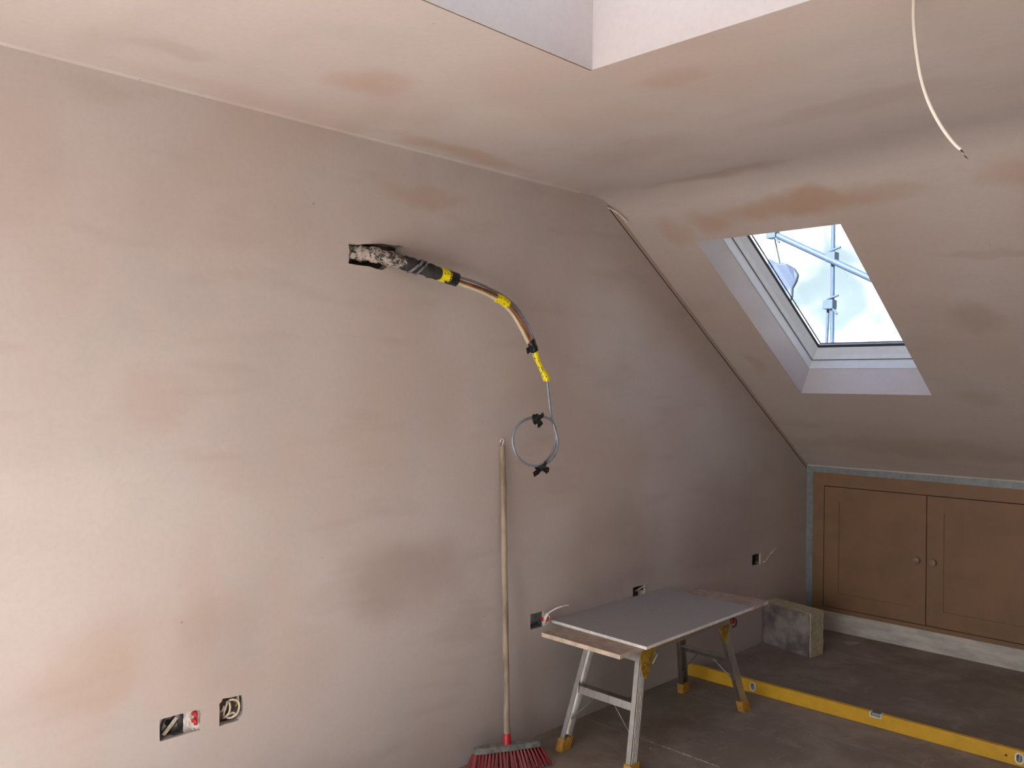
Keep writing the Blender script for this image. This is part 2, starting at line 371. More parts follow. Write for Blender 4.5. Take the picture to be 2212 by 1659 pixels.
def plate(outer, holes, fn, depth):
    """flat panel with holes; fn(u, v, w): w=0 is the room side, w=depth the back"""
    mb = MB(); bm = bmesh.new(); loops = [outer]+holes; edges = []; idx = []
    for lp in loops:
        vs = [bm.verts.new((u, v, 0)) for u, v in lp]; idx.append(vs)
        for i in range(len(vs)): edges.append(bm.edges.new((vs[i], vs[(i+1) % len(vs)])))
    bmesh.ops.triangle_fill(bm, use_beauty=True, use_dissolve=False, edges=edges, normal=(0, 0, 1))
    bm.verts.index_update(); bm.verts.ensure_lookup_table()
    n = len(bm.verts); co = [(v.co.x, v.co.y) for v in bm.verts]
    tris = []
    for f in bm.faces:
        ii = [v.index for v in f.verts]
        (ax, ay), (bx, by), (cx, cy) = [co[k] for k in ii]
        if (bx-ax)*(cy-ay)-(by-ay)*(cx-ax) < 0: ii.reverse()
        tris.append(ii)
    vs = [fn(u, v, 0) for u, v in co] + [fn(u, v, depth) for u, v in co]
    # orientation so that the front faces away from the back
    a, b_, c_ = [Vector(vs[k]) for k in tris[0]]; nrm = (b_-a).cross(c_-a); back = Vector(vs[n])-Vector(vs[0])
    flip = nrm.dot(back) > 0
    fs = []
    for tr in tris:
        fr = tr[::-1] if flip else tr
        fs.append(tuple(fr)); fs.append(tuple(n+k for k in fr[::-1]))
    for li, vl in enumerate(idx):
        ids = [v.index for v in vl]; ar = sum(co[ids[i]][0]*co[ids[(i+1) % len(ids)]][1]-co[ids[(i+1) % len(ids)]][0]*co[ids[i]][1] for i in range(len(ids)))
        rev = (ar < 0) != (li > 0)
        if flip: rev = not rev
        for i in range(len(ids)):
            p, q = ids[i], ids[(i+1) % len(ids)]
            fs.append((q, p, n+p, n+q) if not rev else (p, q, n+q, n+p))
    bm.free()
    return mb.add(vs, fs)
def rect(u0, u1, v0, v1): return [(u0, v0), (u1, v0), (u1, v1), (u0, v1)]
def ragged(pts, amp, sub=5, seed=1):
    rnd = random.Random(seed); out = []
    for i in range(len(pts)):
        a, b = pts[i], pts[(i+1) % len(pts)]
        for k in range(sub):
            t = k/sub; out.append((a[0]+(b[0]-a[0])*t+rnd.uniform(-amp, amp), a[1]+(b[1]-a[1])*t+rnd.uniform(-amp, amp)))
    return out

# ------------------------------------------------------------------ the room shell
WT = 0.05
# back boxes in the left wall: (y0, y1, z0, z1)
BOXES = [(1.101, 1.2285, 0.4465, 0.5125), (1.289, 1.3695, 0.4405, 0.5245), (2.707, 2.792, 0.466, 0.534), (3.438, 3.54, 0.458, 0.532), (4.600, 4.700, 0.472, 0.537)]
pipe_hole = ragged([(1.7535, 1.944), (1.90, 1.935), (1.99, 1.985), (1.996, 2.032), (1.87, 2.026), (1.7535, 2.0105)], 0.003, 5, 4)
holes = [pipe_hole]
for i, (y0, y1, z0, z1) in enumerate(BOXES):
    if i == 1: holes.append(ragged([(y0, z0), (y1-0.012, z0+0.002), (y1, z0+0.02), (y1, z1-0.004), (y0+0.012, z1), (y0, z1-0.014)], 0.0012, 4, 9))
    else: holes.append(ragged(rect(y0, y1, z0, z1), 0.0009, 4, 20+i))
CA, CB = (3.2042, 2.3646), (5.2676, 1.0166)
cs = (CB[1]-CA[1])/(CB[0]-CA[0])
SZ = lambda y, b=0.0: KH+(KY-y)*SL+b/LC
outer = [(YB-0.2, -0.06), (5.5, -0.06), (5.5, CA[1]+cs*(5.5-CA[0])), CA, (3.2042, CE+0.045), (YB-0.2, CE+0.045)]
plate(outer, holes, lambda u, v, w: (-w, u, v), WT).build('wall_left', 'plaster_wall', kind='structure')
# plaster strip along the rake, standing a little proud with a dark-filled crack below it
gap = 0.0085
o_ = [(3.2042, CA[1]+gap*1.2), (5.5, CA[1]+cs*(5.5-CA[0])+gap*1.2), (5.5, SZ(5.5, 0.045)), (3.22, SZ(3.22, 0.03)), (3.2042, CE+0.03)]
def stripfn(u, v, w):
    d = (v-(CA[1]+cs*(u-CA[0])))/math.hypot(1, cs)
    pr = 0.003*max(0.0, 1-max(d, 0)/0.05)*min(1, max(0, (u-3.2042)/0.25))
    return (pr-w, u, v)
shade_fill = [(3.2042, CA[1]+0.0008), (5.5, CA[1]+cs*(5.5-CA[0])+0.0008), (5.5, CA[1]+cs*(5.5-CA[0])+gap*1.2-0.0008), (3.2042, CA[1]+gap*1.2-0.0008)]
plate(shade_fill, [], lambda u, v, w: (-0.003-w, u, v), 0.03).build('crack_shade', 'gap_shade', kind='structure')  # dark strip painting the shade deep in the crack
plate(o_, [], stripfn, WT).build('trim_1', 'plaster_strip', kind='structure')
plate([(YB-0.3, -0.1), (5.6, -0.1), (5.6, SZ(5.6, 0.045)), (3.22, SZ(3.22, 0.045)), (3.15, CE+0.045), (YB-0.3, CE+0.045)], [], lambda u, v, w: (-WT-w, u, v), 0.25).build('wall_left_masonry', 'masonry', kind='structure')
# floor: chipboard panels on a deck
fl = MB().box((-0.3, YB-0.3, -0.12), (XR+0.2, 5.6, -0.0185)).build('floor', 'chipboard', kind='structure', origin=(0, 0, 0))
row = 0
yy = 3.055-0.6*8
while yy < KY:
    y0, y1 = max(yy, YB), min(yy+0.6, KY+0.05)
    xs = [0.0, 2.4, XR] if row % 2 else [0.0, 1.95, XR]
    for i in range(len(xs)-1):
        MB().box((xs[i]+0.0012, y0+0.0012, -0.018), (xs[i+1]-0.0012, y1-0.0012, 0.0)).build('floor_board', 'chipboard', parent=fl, bevel=0.0012, seg=1)
    row += 1; yy += 0.6
# crumbs in the joint between two floor boards
mb = MB(); rnd = random.Random(3)
x = 0.36
while x < 1.05:
    l = rnd.uniform(0.006, 0.03); w = rnd.uniform(0.0012, 0.0032); h = rnd.uniform(0.001, 0.0035)
    if rnd.random() < (0.93 if x > 0.42 else 0.6):
        yc = 3.055+rnd.uniform(-0.0012, 0.0012)
        mb.add([(x, yc-w, 0.0002), (x+l, yc-w*0.7, 0.0002), (x+l, yc+w, 0.0002), (x, yc+w*0.8, 0.0002), (x+l*0.3, yc, h), (x+l*0.7, yc, h*0.9)],
               [(0, 1, 5, 4), (2, 3, 4, 5), (1, 2, 5), (3, 0, 4)])
    x += l*0.85
mb.build('joint_crumbs', 'dust_pale', parent=fl, kind='stuff')
# dusty strip along the wall foot and specks of plaster on the floor
mb = MB()
for k in range(260):
    x = rnd.uniform(0.05, 1.9); y = rnd.uniform(2.3, 5.1); r = rnd.uniform(0.0012, 0.004)*(1.8 if rnd.random() < 0.05 else 1); a = rnd.uniform(0, 6.3)
    q = [(x+r*math.cos(a+i*2.1)*rnd.uniform(0.6, 1.4), y+r*math.sin(a+i*2.1), 0.0003) for i in range(3)]
    mb.add(q+[(x, y, r*0.7)], [(0, 1, 3), (1, 2, 3), (2, 0, 3)])
mb.build('plaster_specks', 'dust_pale', parent=fl, kind='stuff')
# flat ceiling with the shaft opening, its soft bend and the sloped part
GAP = 0.0090
ce = plate(rect(-0.25, XR+0.1, YB-0.1, 3.2-TN), [rect(WX0-GAP, WX1+0.004, WY0-0.004, WY1+0.0042)], lambda u, v, w: (u, v, CE+w), WT).build('ceiling', 'plaster_ceiling', kind='structure', origin=(0, 0, CE))
ang = math.atan(SL); RB = TN/math.tan(ang/2); mb = MB(); ns = 14
for i in range(ns+1):
    a = ang*i/ns; c_ = Vector((0, 3.2-TN, CE-RB))
    for xx in (-0.25, XR+0.1):
        mb.v.append(c_+Vector((xx, RB*math.sin(a), RB*math.cos(a))))
    for xx in (-0.25, XR+0.1):
        mb.v.append(c_+Vector((xx, (RB+WT)*math.sin(a), (RB+WT)*math.cos(a))))
for i in range(ns):
    k = 4*i; mb.f += [(k, k+4, k+5, k+1), (k+2, k+3, k+7, k+6)]; mb.mi += [0, 0]
mb.build('curved_return', 'plaster_ceiling', parent=ce, smooth=True)
aT = (KY-3.2)/LC - TN
plate(rect(-0.25, XR+0.1, -0.12, aT), [rect(SX0, SX1, SA0, SA1)], lambda u, v, w: S(u, v, w), WT).build('ceiling_slope', 'plaster_ceiling', kind='structure', origin=(0, KY, KH))
mb = MB()
mb.hexa([(0, YB, CE-0.004), (0.001, YB, CE-0.004), (0.001, 3.0, CE-0.006), (0, 3.0, CE-0.006), (0, YB, CE), (0.004, YB, CE), (0.016, 3.0, CE), (0, 3.0, CE)])
mb.build('trim_8', 'plaster_ceiling', kind='structure')
# far low wall with the cupboard opening
plate(rect(-0.3, XR+0.1, -0.06, KH+0.06), [rect(0.040, 1.455, 0.114, 0.990)], lambda u, v, w: (u, KY+w, v), WT).build('wall_far', 'plaster_wall', kind='structure')
MB().box((-0.3, KY+0.45, -0.1), (XR+0.2, KY+0.5, 1.2)).build('wall_far_backing', 'masonry', kind='structure')
# right and back walls (behind the viewer)
MB().box((XR, YB-0.2, -0.1), (XR+0.1, 5.6, 2.6)).build('wall_right', 'masonry', kind='structure')
plate(rect(-0.1, XR+0.1, -0.06, 2.5), [rect(BX0, BX1, BZ0, BZ1)], lambda u, v, w: (u, YB-w, v), 0.2).build('wall_back', 'plaster_wall', kind='structure')
# balcony window in the back wall
w2 = MB()
fw = 0.06
for a, c_ in (((BX0, BZ0), (BX0+fw, BZ1)), ((BX1-fw, BZ0), (BX1, BZ1)), ((BX0+fw, BZ0), (BX1-fw, BZ0+fw)), ((BX0+fw, BZ1-fw), (BX1-fw, BZ1)), (((BX0+BX1)/2-0.05, BZ0+fw), ((BX0+BX1)/2+0.05, BZ1-fw))):
    w2.box((a[0], YB-0.13, a[1]), (c_[0], YB-0.06, c_[1]))
w2o = w2.build('window_2', 'white_frame', kind='structure')
for x0, x1 in ((BX0+fw, (BX0+BX1)/2-0.05), ((BX0+BX1)/2+0.05, BX1-fw)):
    MB().box((x0, YB-0.10, BZ0+fw), (x1, YB-0.096, BZ1-fw)).build('pane', 'pane_glass', parent=w2o)
# roof-light shaft
TH = 0.0035
def shaft(p, q, nx, ny, h0, h1, name):
    # vertical lining between plan points p and q, thickness away from the shaft
    (x0, y0), (x1, y1) = p, q
    mb = MB(); zb = CE+0.0
    ring = [(x0, y0), (x1, y1), (x1+nx*TH, y1+ny*TH), (x0+nx*TH, y0+ny*TH)]
    vs = [(x, y, zb) for x, y in ring]; hs = [h0, h1, h1, h0]
    vs += [(x, y, z) for (x, y), z in zip(ring, hs)]
    mb.hexa(vs); mb.v = [Vector(v) for v in mb.v]
    return mb.build(name, 'plaster_pale', kind='structure')
HH, HL = 3.10, 2.78
plate(rect(WX0-0.1, WX1+0.1, WY0-0.1, WY1+0.1), [rect(WX0-TH, WX1+TH, WY0-TH, WY1+TH)], lambda u, v, w: (u, v, CE+WT+w), 0.03).build('leak_collar', 'masonry', kind='structure')  # unseen collar added to stop sky light leaking past the lining
shaft((WX0, WY0), (WX0, WY1+TH), -1, 0, HL, HH, 'trim_2')
shaft((WX1, WY1+TH), (WX1, WY0), 1, 0, HH, HL, 'trim_3')
shaft((WX1+TH, WY1), (WX0-TH, WY1), 0, 1, HH, HH, 'trim_4')
shaft((WX0-TH, WY0), (WX1+TH, WY0), 0, -1, HL, HL, 'trim_5')
w3 = MB(); sl3 = (HH-HL)/(WY1-WY0); zt = lambda y: HL+sl3*(y-WY0)
for (x0, y0, x1, y1) in ((WX0-0.03, WY0-0.03, WX0+0.03, WY1+0.03), (WX1-0.03, WY0-0.03, WX1+0.03, WY1+0.03), (WX0+0.03, WY0-0.03, WX1-0.03, WY0+0.03), (WX0+0.03, WY1-0.03, WX1-0.03, WY1+0.03)):
    w3.hexa([(x0, y0, zt(y0)), (x1, y0, zt(y0)), (x1, y1, zt(y1)), (x0, y1, zt(y1)), (x0, y0, zt(y0)+0.07), (x1, y0, zt(y0)+0.07), (x1, y1, zt(y1)+0.07), (x0, y1, zt(y1)+0.07)])
w3o = w3.build('window_3', 'white_frame', kind='structure')
x0, x1, y0, y1 = WX0+0.03, WX1-0.03, WY0+0.03, WY1-0.03
MB().add([(x0, y0, zt(y0)+0.03), (x1, y0, zt(y0)+0.03), (x1, y1, zt(y1)+0.03), (x0, y1, zt(y1)+0.03)], [(0, 1, 2, 3)]).build('pane', 'pane_diffuser', parent=w3o)

# skylight: plastered reveals, frame, sash, gasket, glass
def ring(mb, x0, x1, a0, a1, b0, ix, ia, b1):
    """sloped ring between rectangle (b0) and the rectangle inset by ix, ia (b1)"""
    o = [S(x0, a0, b0), S(x1, a0, b0), S(x1, a1, b0), S(x0, a1, b0)]
    i = [S(x0+ix, a0+ia, b1), S(x1-ix, a0+ia, b1), S(x1-ix, a1-ia, b1), S(x0+ix, a1-ia, b1)]
    mb.add(o+i, [(0, 1, 5, 4), (1, 2, 6, 5), (2, 3, 7, 6), (3, 0, 4, 7)])
D1 = 0.165
mb = MB(); T = 0.03
for (x0, x1, a0, a1) in ((SX0-T, SX0, SA0-T, SA1+T), (SX1, SX1+T, SA0-T, SA1+T), (SX0, SX1, SA0-T, SA0), (SX0, SX1, SA1, SA1+T)):
    mb.hexa([S(x0, a0, WT), S(x1, a0, WT), S(x1, a1, WT), S(x0, a1, WT), S(x0, a0, 0.34), S(x1, a0, 0.34), S(x1, a1, 0.34), S(x0, a1, 0.34)])
mb.build('trim_6', 'plaster_ceiling', kind='structure')
w1 = MB()
# fixed frame lining
e0 = 0.003
ring(w1, SX0, SX1, SA0, SA1, D1, e0, e0, D1)
ring(w1, SX0+e0, SX1-e0, SA0+e0, SA1-e0, D1, 0.002, 0.002, D1+0.055)
w1o = w1.build('window_1', 'white_frame', kind='structure', origin=S(SX0, SA0, 0.2))
gk = MB(); ring(gk, SX0+0.005, SX1-0.005, SA0+0.005, SA1-0.005, D1+0.055, 0.005, 0.005, D1+0.062); gk.build('frame_gap', 'gasket', parent=w1o)
sh = MB()
ring(sh, SX0+0.006, SX1-0.006, SA0+0.006, SA1-0.006, D1+0.058, 0.007, 0.007, D1+0.056)
ring(sh, SX0+0.013, SX1-0.013, SA0+0.013, SA1-0.013, D1+0.056, 0.005, 0.005, D1+0.082)
ring(sh, SX0+0.018, SX1-0.018, SA0+0.018, SA1-0.018, D1+0.082, 0.018, 0.018, D1+0.122)
sho = sh.build('sash', 'white_frame', parent=w1o)
g2 = MB(); ring(g2, SX0+0.036, SX1-0.036, SA0+0.036, SA1-0.036, D1+0.121, 0.005, 0.005, D1+0.134); g2.build('gasket', 'gasket', parent=sho)
g3 = MB(); ring(g3, SX0+0.046, SX1-0.046, SA0+0.046, SA1-0.046, D1+0.141, 0.006, 0.006, D1+0.142); g3.build('spacer_bar', 'gasket', parent=sho)
gx0, gx1, ga0, ga1 = SX0+0.04, SX1-0.04, SA0+0.04, SA1-0.04
MB().hexa([S(gx0, ga0, D1+0.1335), S(gx1, ga0, D1+0.1335), S(gx1, ga1, D1+0.1335), S(gx0, ga1, D1+0.1335), S(gx0, ga0, D1+0.1375), S(gx1, ga0, D1+0.1375), S(gx1, ga1, D1+0.1375), S(gx0, ga1, D1+0.1375)]).build('pane', 'pane_dimmed', parent=sho)

# skirting board under the cupboard
mb = MB(); pr = [(0, 0), (-0.018, 0), (-0.018, 0.088), (-0.014, 0.096), (-0.014, 0.102), (-0.006, 0.113), (0, 0.115)]
vs = []
for xx in (0.0, XR): vs += [(xx, KY-0.001+a, z) for a, z in pr]
n = len(pr); mb.add(vs, [(i, (i+1) % n, n+(i+1) % n, n+i) for i in range(n)]+[tuple(range(n)), tuple(range(2*n-1, n-1, -1))])
mb.build('baseboard_far', 'skirting_white', kind='structure')

# ------------------------------------------------------------------ eaves cupboard
cu = empty('eaves_cupboard', (0.75, KY, 0.115), 'brown board eaves cupboard with two panelled doors set in the low wall', 'cupboard')
Y0 = KY-0.003
D = [(0.1198, 0.7342), (0.7388, 1.3532)]; DZ0, DZ1 = 0.1448, 0.9002
plate(rect(0.0405, 1.4545, 0.1145, 0.9895), [rect(0.1155, 1.3575, 0.1405, 0.9045)], lambda u, v, w: (u, Y0+w, v), 0.02).build('face_frame', 'mdf', parent=cu)
MB().box((0.06, Y0+0.05, 0.12), (1.44, Y0+0.06, 0.98)).build('carcass_back', 'gap_shade', parent=cu)  # near-black sheet painting the shade behind the door gaps
for k, (x0, x1) in enumerate(D):
    st = 0.093
    dr = plate(rect(x0, x1, DZ0, DZ1), [rect(x0+st, x1-st, DZ0+st, DZ1-st)], lambda u, v, w: (u, Y0+w, v), 0.02).build('door', 'mdf', parent=cu)
    WLOC[dr.name] = WLOC[cu.name]
    MB().box((x0+st-0.005, Y0+0.006, DZ0+st-0.005), (x1-st+0.005, Y0+0.018, DZ1-st+0.005)).build('door_panel', 'mdf', parent=dr)
    kx = x1-0.048 if k == 0 else x0+0.039
    kb = MB(); prof = [(0.000, 0.010), (-0.010, 0.008), (-0.014, 0.013), (-0.020, 0.0165), (-0.026, 0.015), (-0.030, 0.009), (-0.031, 0.0)]
    kb.tube([(kx, Y0+a, 0.518) for a, r in prof], [max(r*1.2, 0.0005) for a, r in prof], 18)
    kb.build('knob', 'knob_wood', parent=dr, smooth=True, label='pale turned wooden knob')
# duct tape round the cupboard edge
def tape(name, pts_out, pts_in, label):
    mb = MB(); n = len(pts_out); vs = []
    for (a, b) in zip(pts_out, pts_in):
        vs += [Vector((a[0], KY-0.0045, a[1])), Vector((b[0], KY-0.0045, b[1]))]
    vs += [v+Vector((0, 0.0042, 0)) for v in vs]
    fs = []
    for i in range(n-1):
        k = 2*i; fs += [(k, k+2, k+3, k+1), (k, k+2*n, k+2*n+2, k+2), (k+1, k+3, k+2*n+3, k+2*n+1)]
    mb.add(vs, fs); return mb.build(name, 'duct_tape', label=label, cat='tape', group='tape strips round the cupboard')
rnd = random.Random(11)
xs = [0.006+i*(1.46/24) for i in range(25)]
tape('tape_strip', [(x, 1.022+rnd.uniform(-0.002, 0.002)) for x in xs], [(x, 0.987-0.0035*x+rnd.uniform(-0.0006, 0.0006)) for x in xs], 'grey-blue tape strip running along the top of the brown cupboard')
zs = [0.985-i*(0.865/14) for i in range(15)]
tape('tape_strip', [(0.003+rnd.uniform(0, 0.001), z) for z in zs], [(0.043+rnd.uniform(-0.001, 0.001), z) for z in zs], 'grey-blue tape strip running down the left side of the brown cupboard')

# ------------------------------------------------------------------ things on the left wall
# pipe bundle
pb = empty('pipe_bundle', (0.0, 1.87, 1.94), 'bundle of wrapped pipes and cable sticking out of the wall and drooping', 'pipes')
sl = smoothpath([(-0.05, 1.772, 1.986), (-0.024, 1.812, 1.986), (0.006, 1.862, 1.983), (0.03, 1.926, 1.970), (0.05, 2.018, 1.954), (0.065, 2.1178, 1.935), (0.072, 2.175, 1.926)], 8)
rs = [0.0285+0.0025*math.sin(i*0.9)+0.002*math.sin(i*2.3)-0.004*(i/len(sl)) for i in range(len(sl))]
cut = 33
def sleeve(name, pts, rr, mat, seg=18, jit=0.0, flat=1.0, parent=pb):
    mb = MB().tube(pts, rr, seg, flat)
    if jit:
        r_ = random.Random(5); mb.v = [v+Vector((r_.uniform(-jit, jit), r_.uniform(-jit, jit), r_.uniform(-jit, jit))) for v in mb.v]
    return mb.build(name, mat, parent=parent, smooth=True, angle=60)
sleeve('insulation_sleeve', sl[:cut], rs[:cut], 'sleeve_smeared', jit=0.0012)
sleeve('insulation_wrap', sl[cut-3:], [r*0.97 for r in rs[cut-3:]], 'foam_black', jit=0.0006)
sleeve('inner_pipe_end', [(-0.044, 1.774, 1.978), (-0.008, 1.777, 1.972)], 0.011, 'plaster_lump', 12)
def onpath(P, f):
    k = f*(len(P)-1); i = min(int(k), len(P)-2); return P[i].lerp(P[i+1], k-i)
def band(name, P, f0, f1, r0, r1, mat, seg=16, n=6, flat=1.0, jit=0.0):
    pts = [onpath(P, f0+(f1-f0)*i/n) for i in range(n+1)]
    rr = [r0+(r1-r0)*i/n for i in range(n+1)]
    return sleeve(name, pts, rr, mat, seg, jit, flat)
# grey tie wound twice, obliquely, round the wrap
def coil(name, c, axis, r, turns, pitch, tr, mat, tilt=0.5):
    axis = Vector(axis).normalized(); u = axis.cross(Vector((0, 0, 1))).normalized(); w = axis.cross(u)
    pts = []
    for i in range(int(turns*22)+1):
        a = 2*math.pi*i/22; pts.append(Vector(c)+u*math.cos(a)*r+w*math.sin(a)*r+axis*(pitch*(a/(2*math.pi)-turns/2)+tilt*r*math.sin(a)))
    return MB().tube(pts, tr, 8).build(name, mat, parent=pb, smooth=True)
ax = Vector((0.018, 0.10, -0.018))
coil('cable_tie', (0.0495, 2.012, 1.955), ax, 0.0285, 1.0, 0.004, 0.0050, 'tie_grey', tilt=-0.75)
coil('cable_tie', (0.0525, 2.036, 1.951), ax, 0.0275, 1.0, 0.004, 0.0042, 'tie_grey', tilt=-0.55)
band('yellow_tape', sl, 0.835, 0.93, 0.0273, 0.0268, 'tape_yellow')
E1 = [(0.066, 2.125, 1.934), (0.074, 2.188, 1.921), (0.076, 2.197, 1.919)]
sleeve('black_tape', smoothpath(E1, 4), [0.0255, 0.0262, 0.026, 0.0265, 0.026, 0.026, 0.0255, 0.0255, 0.0245], 'tape_black', 14, 0.0014)
cream = smoothpath([(0.075, 2.1908, 1.9115), (0.08, 2.2705, 1.8951), (0.085, 2.3405, 1.879), (0.09, 2.4127, 1.8515), (0.095, 2.4739, 1.8129), (0.1, 2.5235, 1.7538), (0.1, 2.5682, 1.6954), (0.1, 2.590, 1.672)])
MB().tube(cream, 0.0083, 12).build('drain_hose', 'hose_cream', parent=pb, smooth=True, label='cream plastic hose')
for pts in ([(0.078, 2.188, 1.9198), (0.088, 2.263, 1.9064), (0.093, 2.3452, 1.8898), (0.1, 2.4155, 1.8659), (0.105, 2.4849, 1.8225), (0.108, 2.5423, 1.7602), (0.106, 2.584, 1.6959), (0.104, 2.598, 1.672)],
            [(0.085, 2.1818, 1.9169), (0.092, 2.2594, 1.9004), (0.1, 2.3386, 1.8815), (0.105, 2.4107, 1.856), (0.11, 2.472, 1.8101), (0.11, 2.5322, 1.7482), (0.106, 2.5757, 1.6955), (0.104, 2.594, 1.672)]):
    MB().tube(smoothpath(pts), 0.0042, 10).build('copper_pipe', 'copper', parent=pb, smooth=True, label='thin copper pipe')
grey = smoothpath([(0.075, 2.1905, 1.9326), (0.08, 2.2701, 1.922), (0.085, 2.3527, 1.902), (0.09, 2.4331, 1.8753), (0.095, 2.5084, 1.8303), (0.1, 2.5642, 1.7674), (0.1, 2.6071, 1.7008), (0.1, 2.6161, 1.6647), (0.11, 2.6317, 1.6074), (0.12, 2.6587, 1.554),
    (0.125, 2.6686, 1.4866), (0.13, 2.679, 1.3997), (0.137, 2.696, 1.3413), (0.145, 2.706, 1.2927), (0.152, 2.689, 1.2454), (0.158, 2.6514, 1.2132), (0.160, 2.5899, 1.1923), (0.159, 2.5136, 1.2006), (0.157, 2.4571, 1.2333), (0.155, 2.4322, 1.2766),
    (0.153, 2.431, 1.3186), (0.150, 2.457, 1.3562), (0.146, 2.5066, 1.3808), (0.142, 2.5686, 1.3907), (0.138, 2.634, 1.3895), (0.135, 2.6792, 1.3713), (0.135, 2.7037, 1.3321), (0.138, 2.7000, 1.2782), (0.143, 2.6719, 1.2369), (0.147, 2.6238, 1.2035), (0.150, 2.5727, 1.1876)])
MB().tube(grey, 0.0052, 12).build('grey_cable', 'cable_grey', parent=pb, smooth=True, label='silver-grey cable ending in a loop')
mid = smoothpath([(0.09, 2.391, 1.866), (0.0955, 2.415, 1.860), (0.098, 2.447, 1.843)], 4)
sleeve('yellow_tape', mid, [0.0185]*len(mid), 'tape_yellow', 12, 0.0005)
jn = smoothpath([(0.104, 2.578, 1.700), (0.104, 2.594, 1.676), (0.104, 2.603, 1.660)], 4)
sleeve('black_tape', jn, [0.0165, 0.019, 0.0185, 0.019, 0.018, 0.0185, 0.017, 0.0175, 0.016], 'tape_black', 10, 0.0016)
low = smoothpath([(0.104, 2.603, 1.662), (0.108, 2.614, 1.628), (0.112, 2.630, 1.598), (0.117, 2.642, 1.575), (0.12, 2.658, 1.552), (0.1215, 2.663, 1.540)], 4)
sleeve('yellow_tape', low, [0.0125, 0.0135, 0.013, 0.0125, 0.0115, 0.0112, 0.0108, 0.0105, 0.0105, 0.0105, 0.0108, 0.0112, 0.0115, 0.0125, 0.0145, 0.0155, 0.016, 0.0165, 0.0165, 0.016, 0.0155], 'tape_yellow', 12, 0.0012)
def knot(c, sx, sy, sz, seed, tails):
    r_ = random.Random(seed); bm = bmesh.new(); bmesh.ops.create_icosphere(bm, subdivisions=2, radius=1.0)
    mb = MB(); vs = []
    for v in bm.verts:
        k = r_.uniform(0.72, 1.18); vs.append(Vector(c)+Vector((v.co.x*sx*k, v.co.y*sy*k, v.co.z*sz*k)))
    bm.verts.index_update(); mb.add(vs, [tuple(v.index for v in f.verts) for f in bm.faces]); bm.free()
    for (dy, dz, w) in tails:   # crumpled loose ends
        p = Vector(c); q = p+Vector((0.006, dy, dz)); s_ = Vector((0, -dz, dy)).normalized()*w
        m_ = p.lerp(q, 0.55)+Vector((0.006, 0, 0))
        mb.hexa([p-s_*0.6-Vector((0.002, 0, 0)), p+s_*0.6-Vector((0.002, 0, 0)), m_+s_-Vector((0.001, 0, 0)), m_-s_-Vector((0.001, 0, 0)), p-s_*0.6+Vector((0.004, 0, 0)), p+s_*0.6+Vector((0.004, 0, 0)), m_+s_+Vector((0.002, 0, 0)), m_-s_+Vector((0.002, 0, 0))])
        mb.hexa([m_-s_, m_+s_, q+s_*1.1, q-s_*0.8, m_-s_+Vector((0.0015, 0, 0)), m_+s_+Vector((0.0015, 0, 0)), q+s_*1.1+Vector((0.0015, 0, 0)), q-s_*0.8+Vector((0.0015, 0, 0))])
    mb.build('black_tape', 'tape_black', parent=pb)
knot((0.108, 2.577, 1.676), 0.010, 0.012, 0.012, 2, [(-0.034, -0.010, 0.007), (-0.030, -0.024, 0.006)])
knot((0.146, 2.5735, 1.384), 0.013, 0.026, 0.022, 3, [(-0.030, 0.014, 0.009), (0.036, 0.018, 0.009), (0.026, -0.026, 0.008), (-0.02, -0.02, 0.007), (0.008, -0.036, 0.008)])
knot((0.158, 2.592, 1.183), 0.013, 0.034, 0.015, 4, [(-0.052, -0.022, 0.011), (0.040, -0.012, 0.011), (0.022, 0.024, 0.008), (0.03, -0.022, 0.007)])

# metal back boxes
BL = ['wide open back box in the wall near the floor with two red cable ends', 'square open back box with curled cream wires beside the wide one', 'open back box behind the grey board with a coiled cable hanging out', 'dark back box half hidden behind the grey board', 'small dark back box with one pale wire near the brown cupboard']
boxes = []
for i, (y0, y1, z0, z1) in enumerate(BOXES):
    y0 -= 0.001; y1 += 0.001; z0 -= 0.001; z1 += 0.001
    root = empty('back_box', (-0.02, (y0+y1)/2, z0), BL[i], 'back box', 'electrical back boxes along the wall')
    d0, d1 = -0.012, -0.046
    mb = MB(); t_ = 0.0015
    mb.box((d1, y0, z0), (d1+t_, y1, z1)); mb.box((d1, y0, z0), (d0, y0+t_, z1)); mb.box((d1, y1-t_, z0), (d0, y1, z1)); mb.box((d1, y0, z0), (d0, y1, z0+t_)); mb.box((d1, y0, z1-t_), (d0, y1, z1))
    mb.build('metal_box', 'galvanised' if i in (0, 2) else 'masonry', parent=root)
    boxes.append(root)
    if i in (0, 2, 4):   # knocked-out cable entry, its dark hole painted as a black disc
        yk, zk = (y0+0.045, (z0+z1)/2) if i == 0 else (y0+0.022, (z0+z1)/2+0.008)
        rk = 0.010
        MB().tube([(d1+t_, yk, zk), (d1+t_+0.0008, yk, zk)], rk, 16).build('knockout', 'dark_plastic' if i else 'foam_black', parent=root)
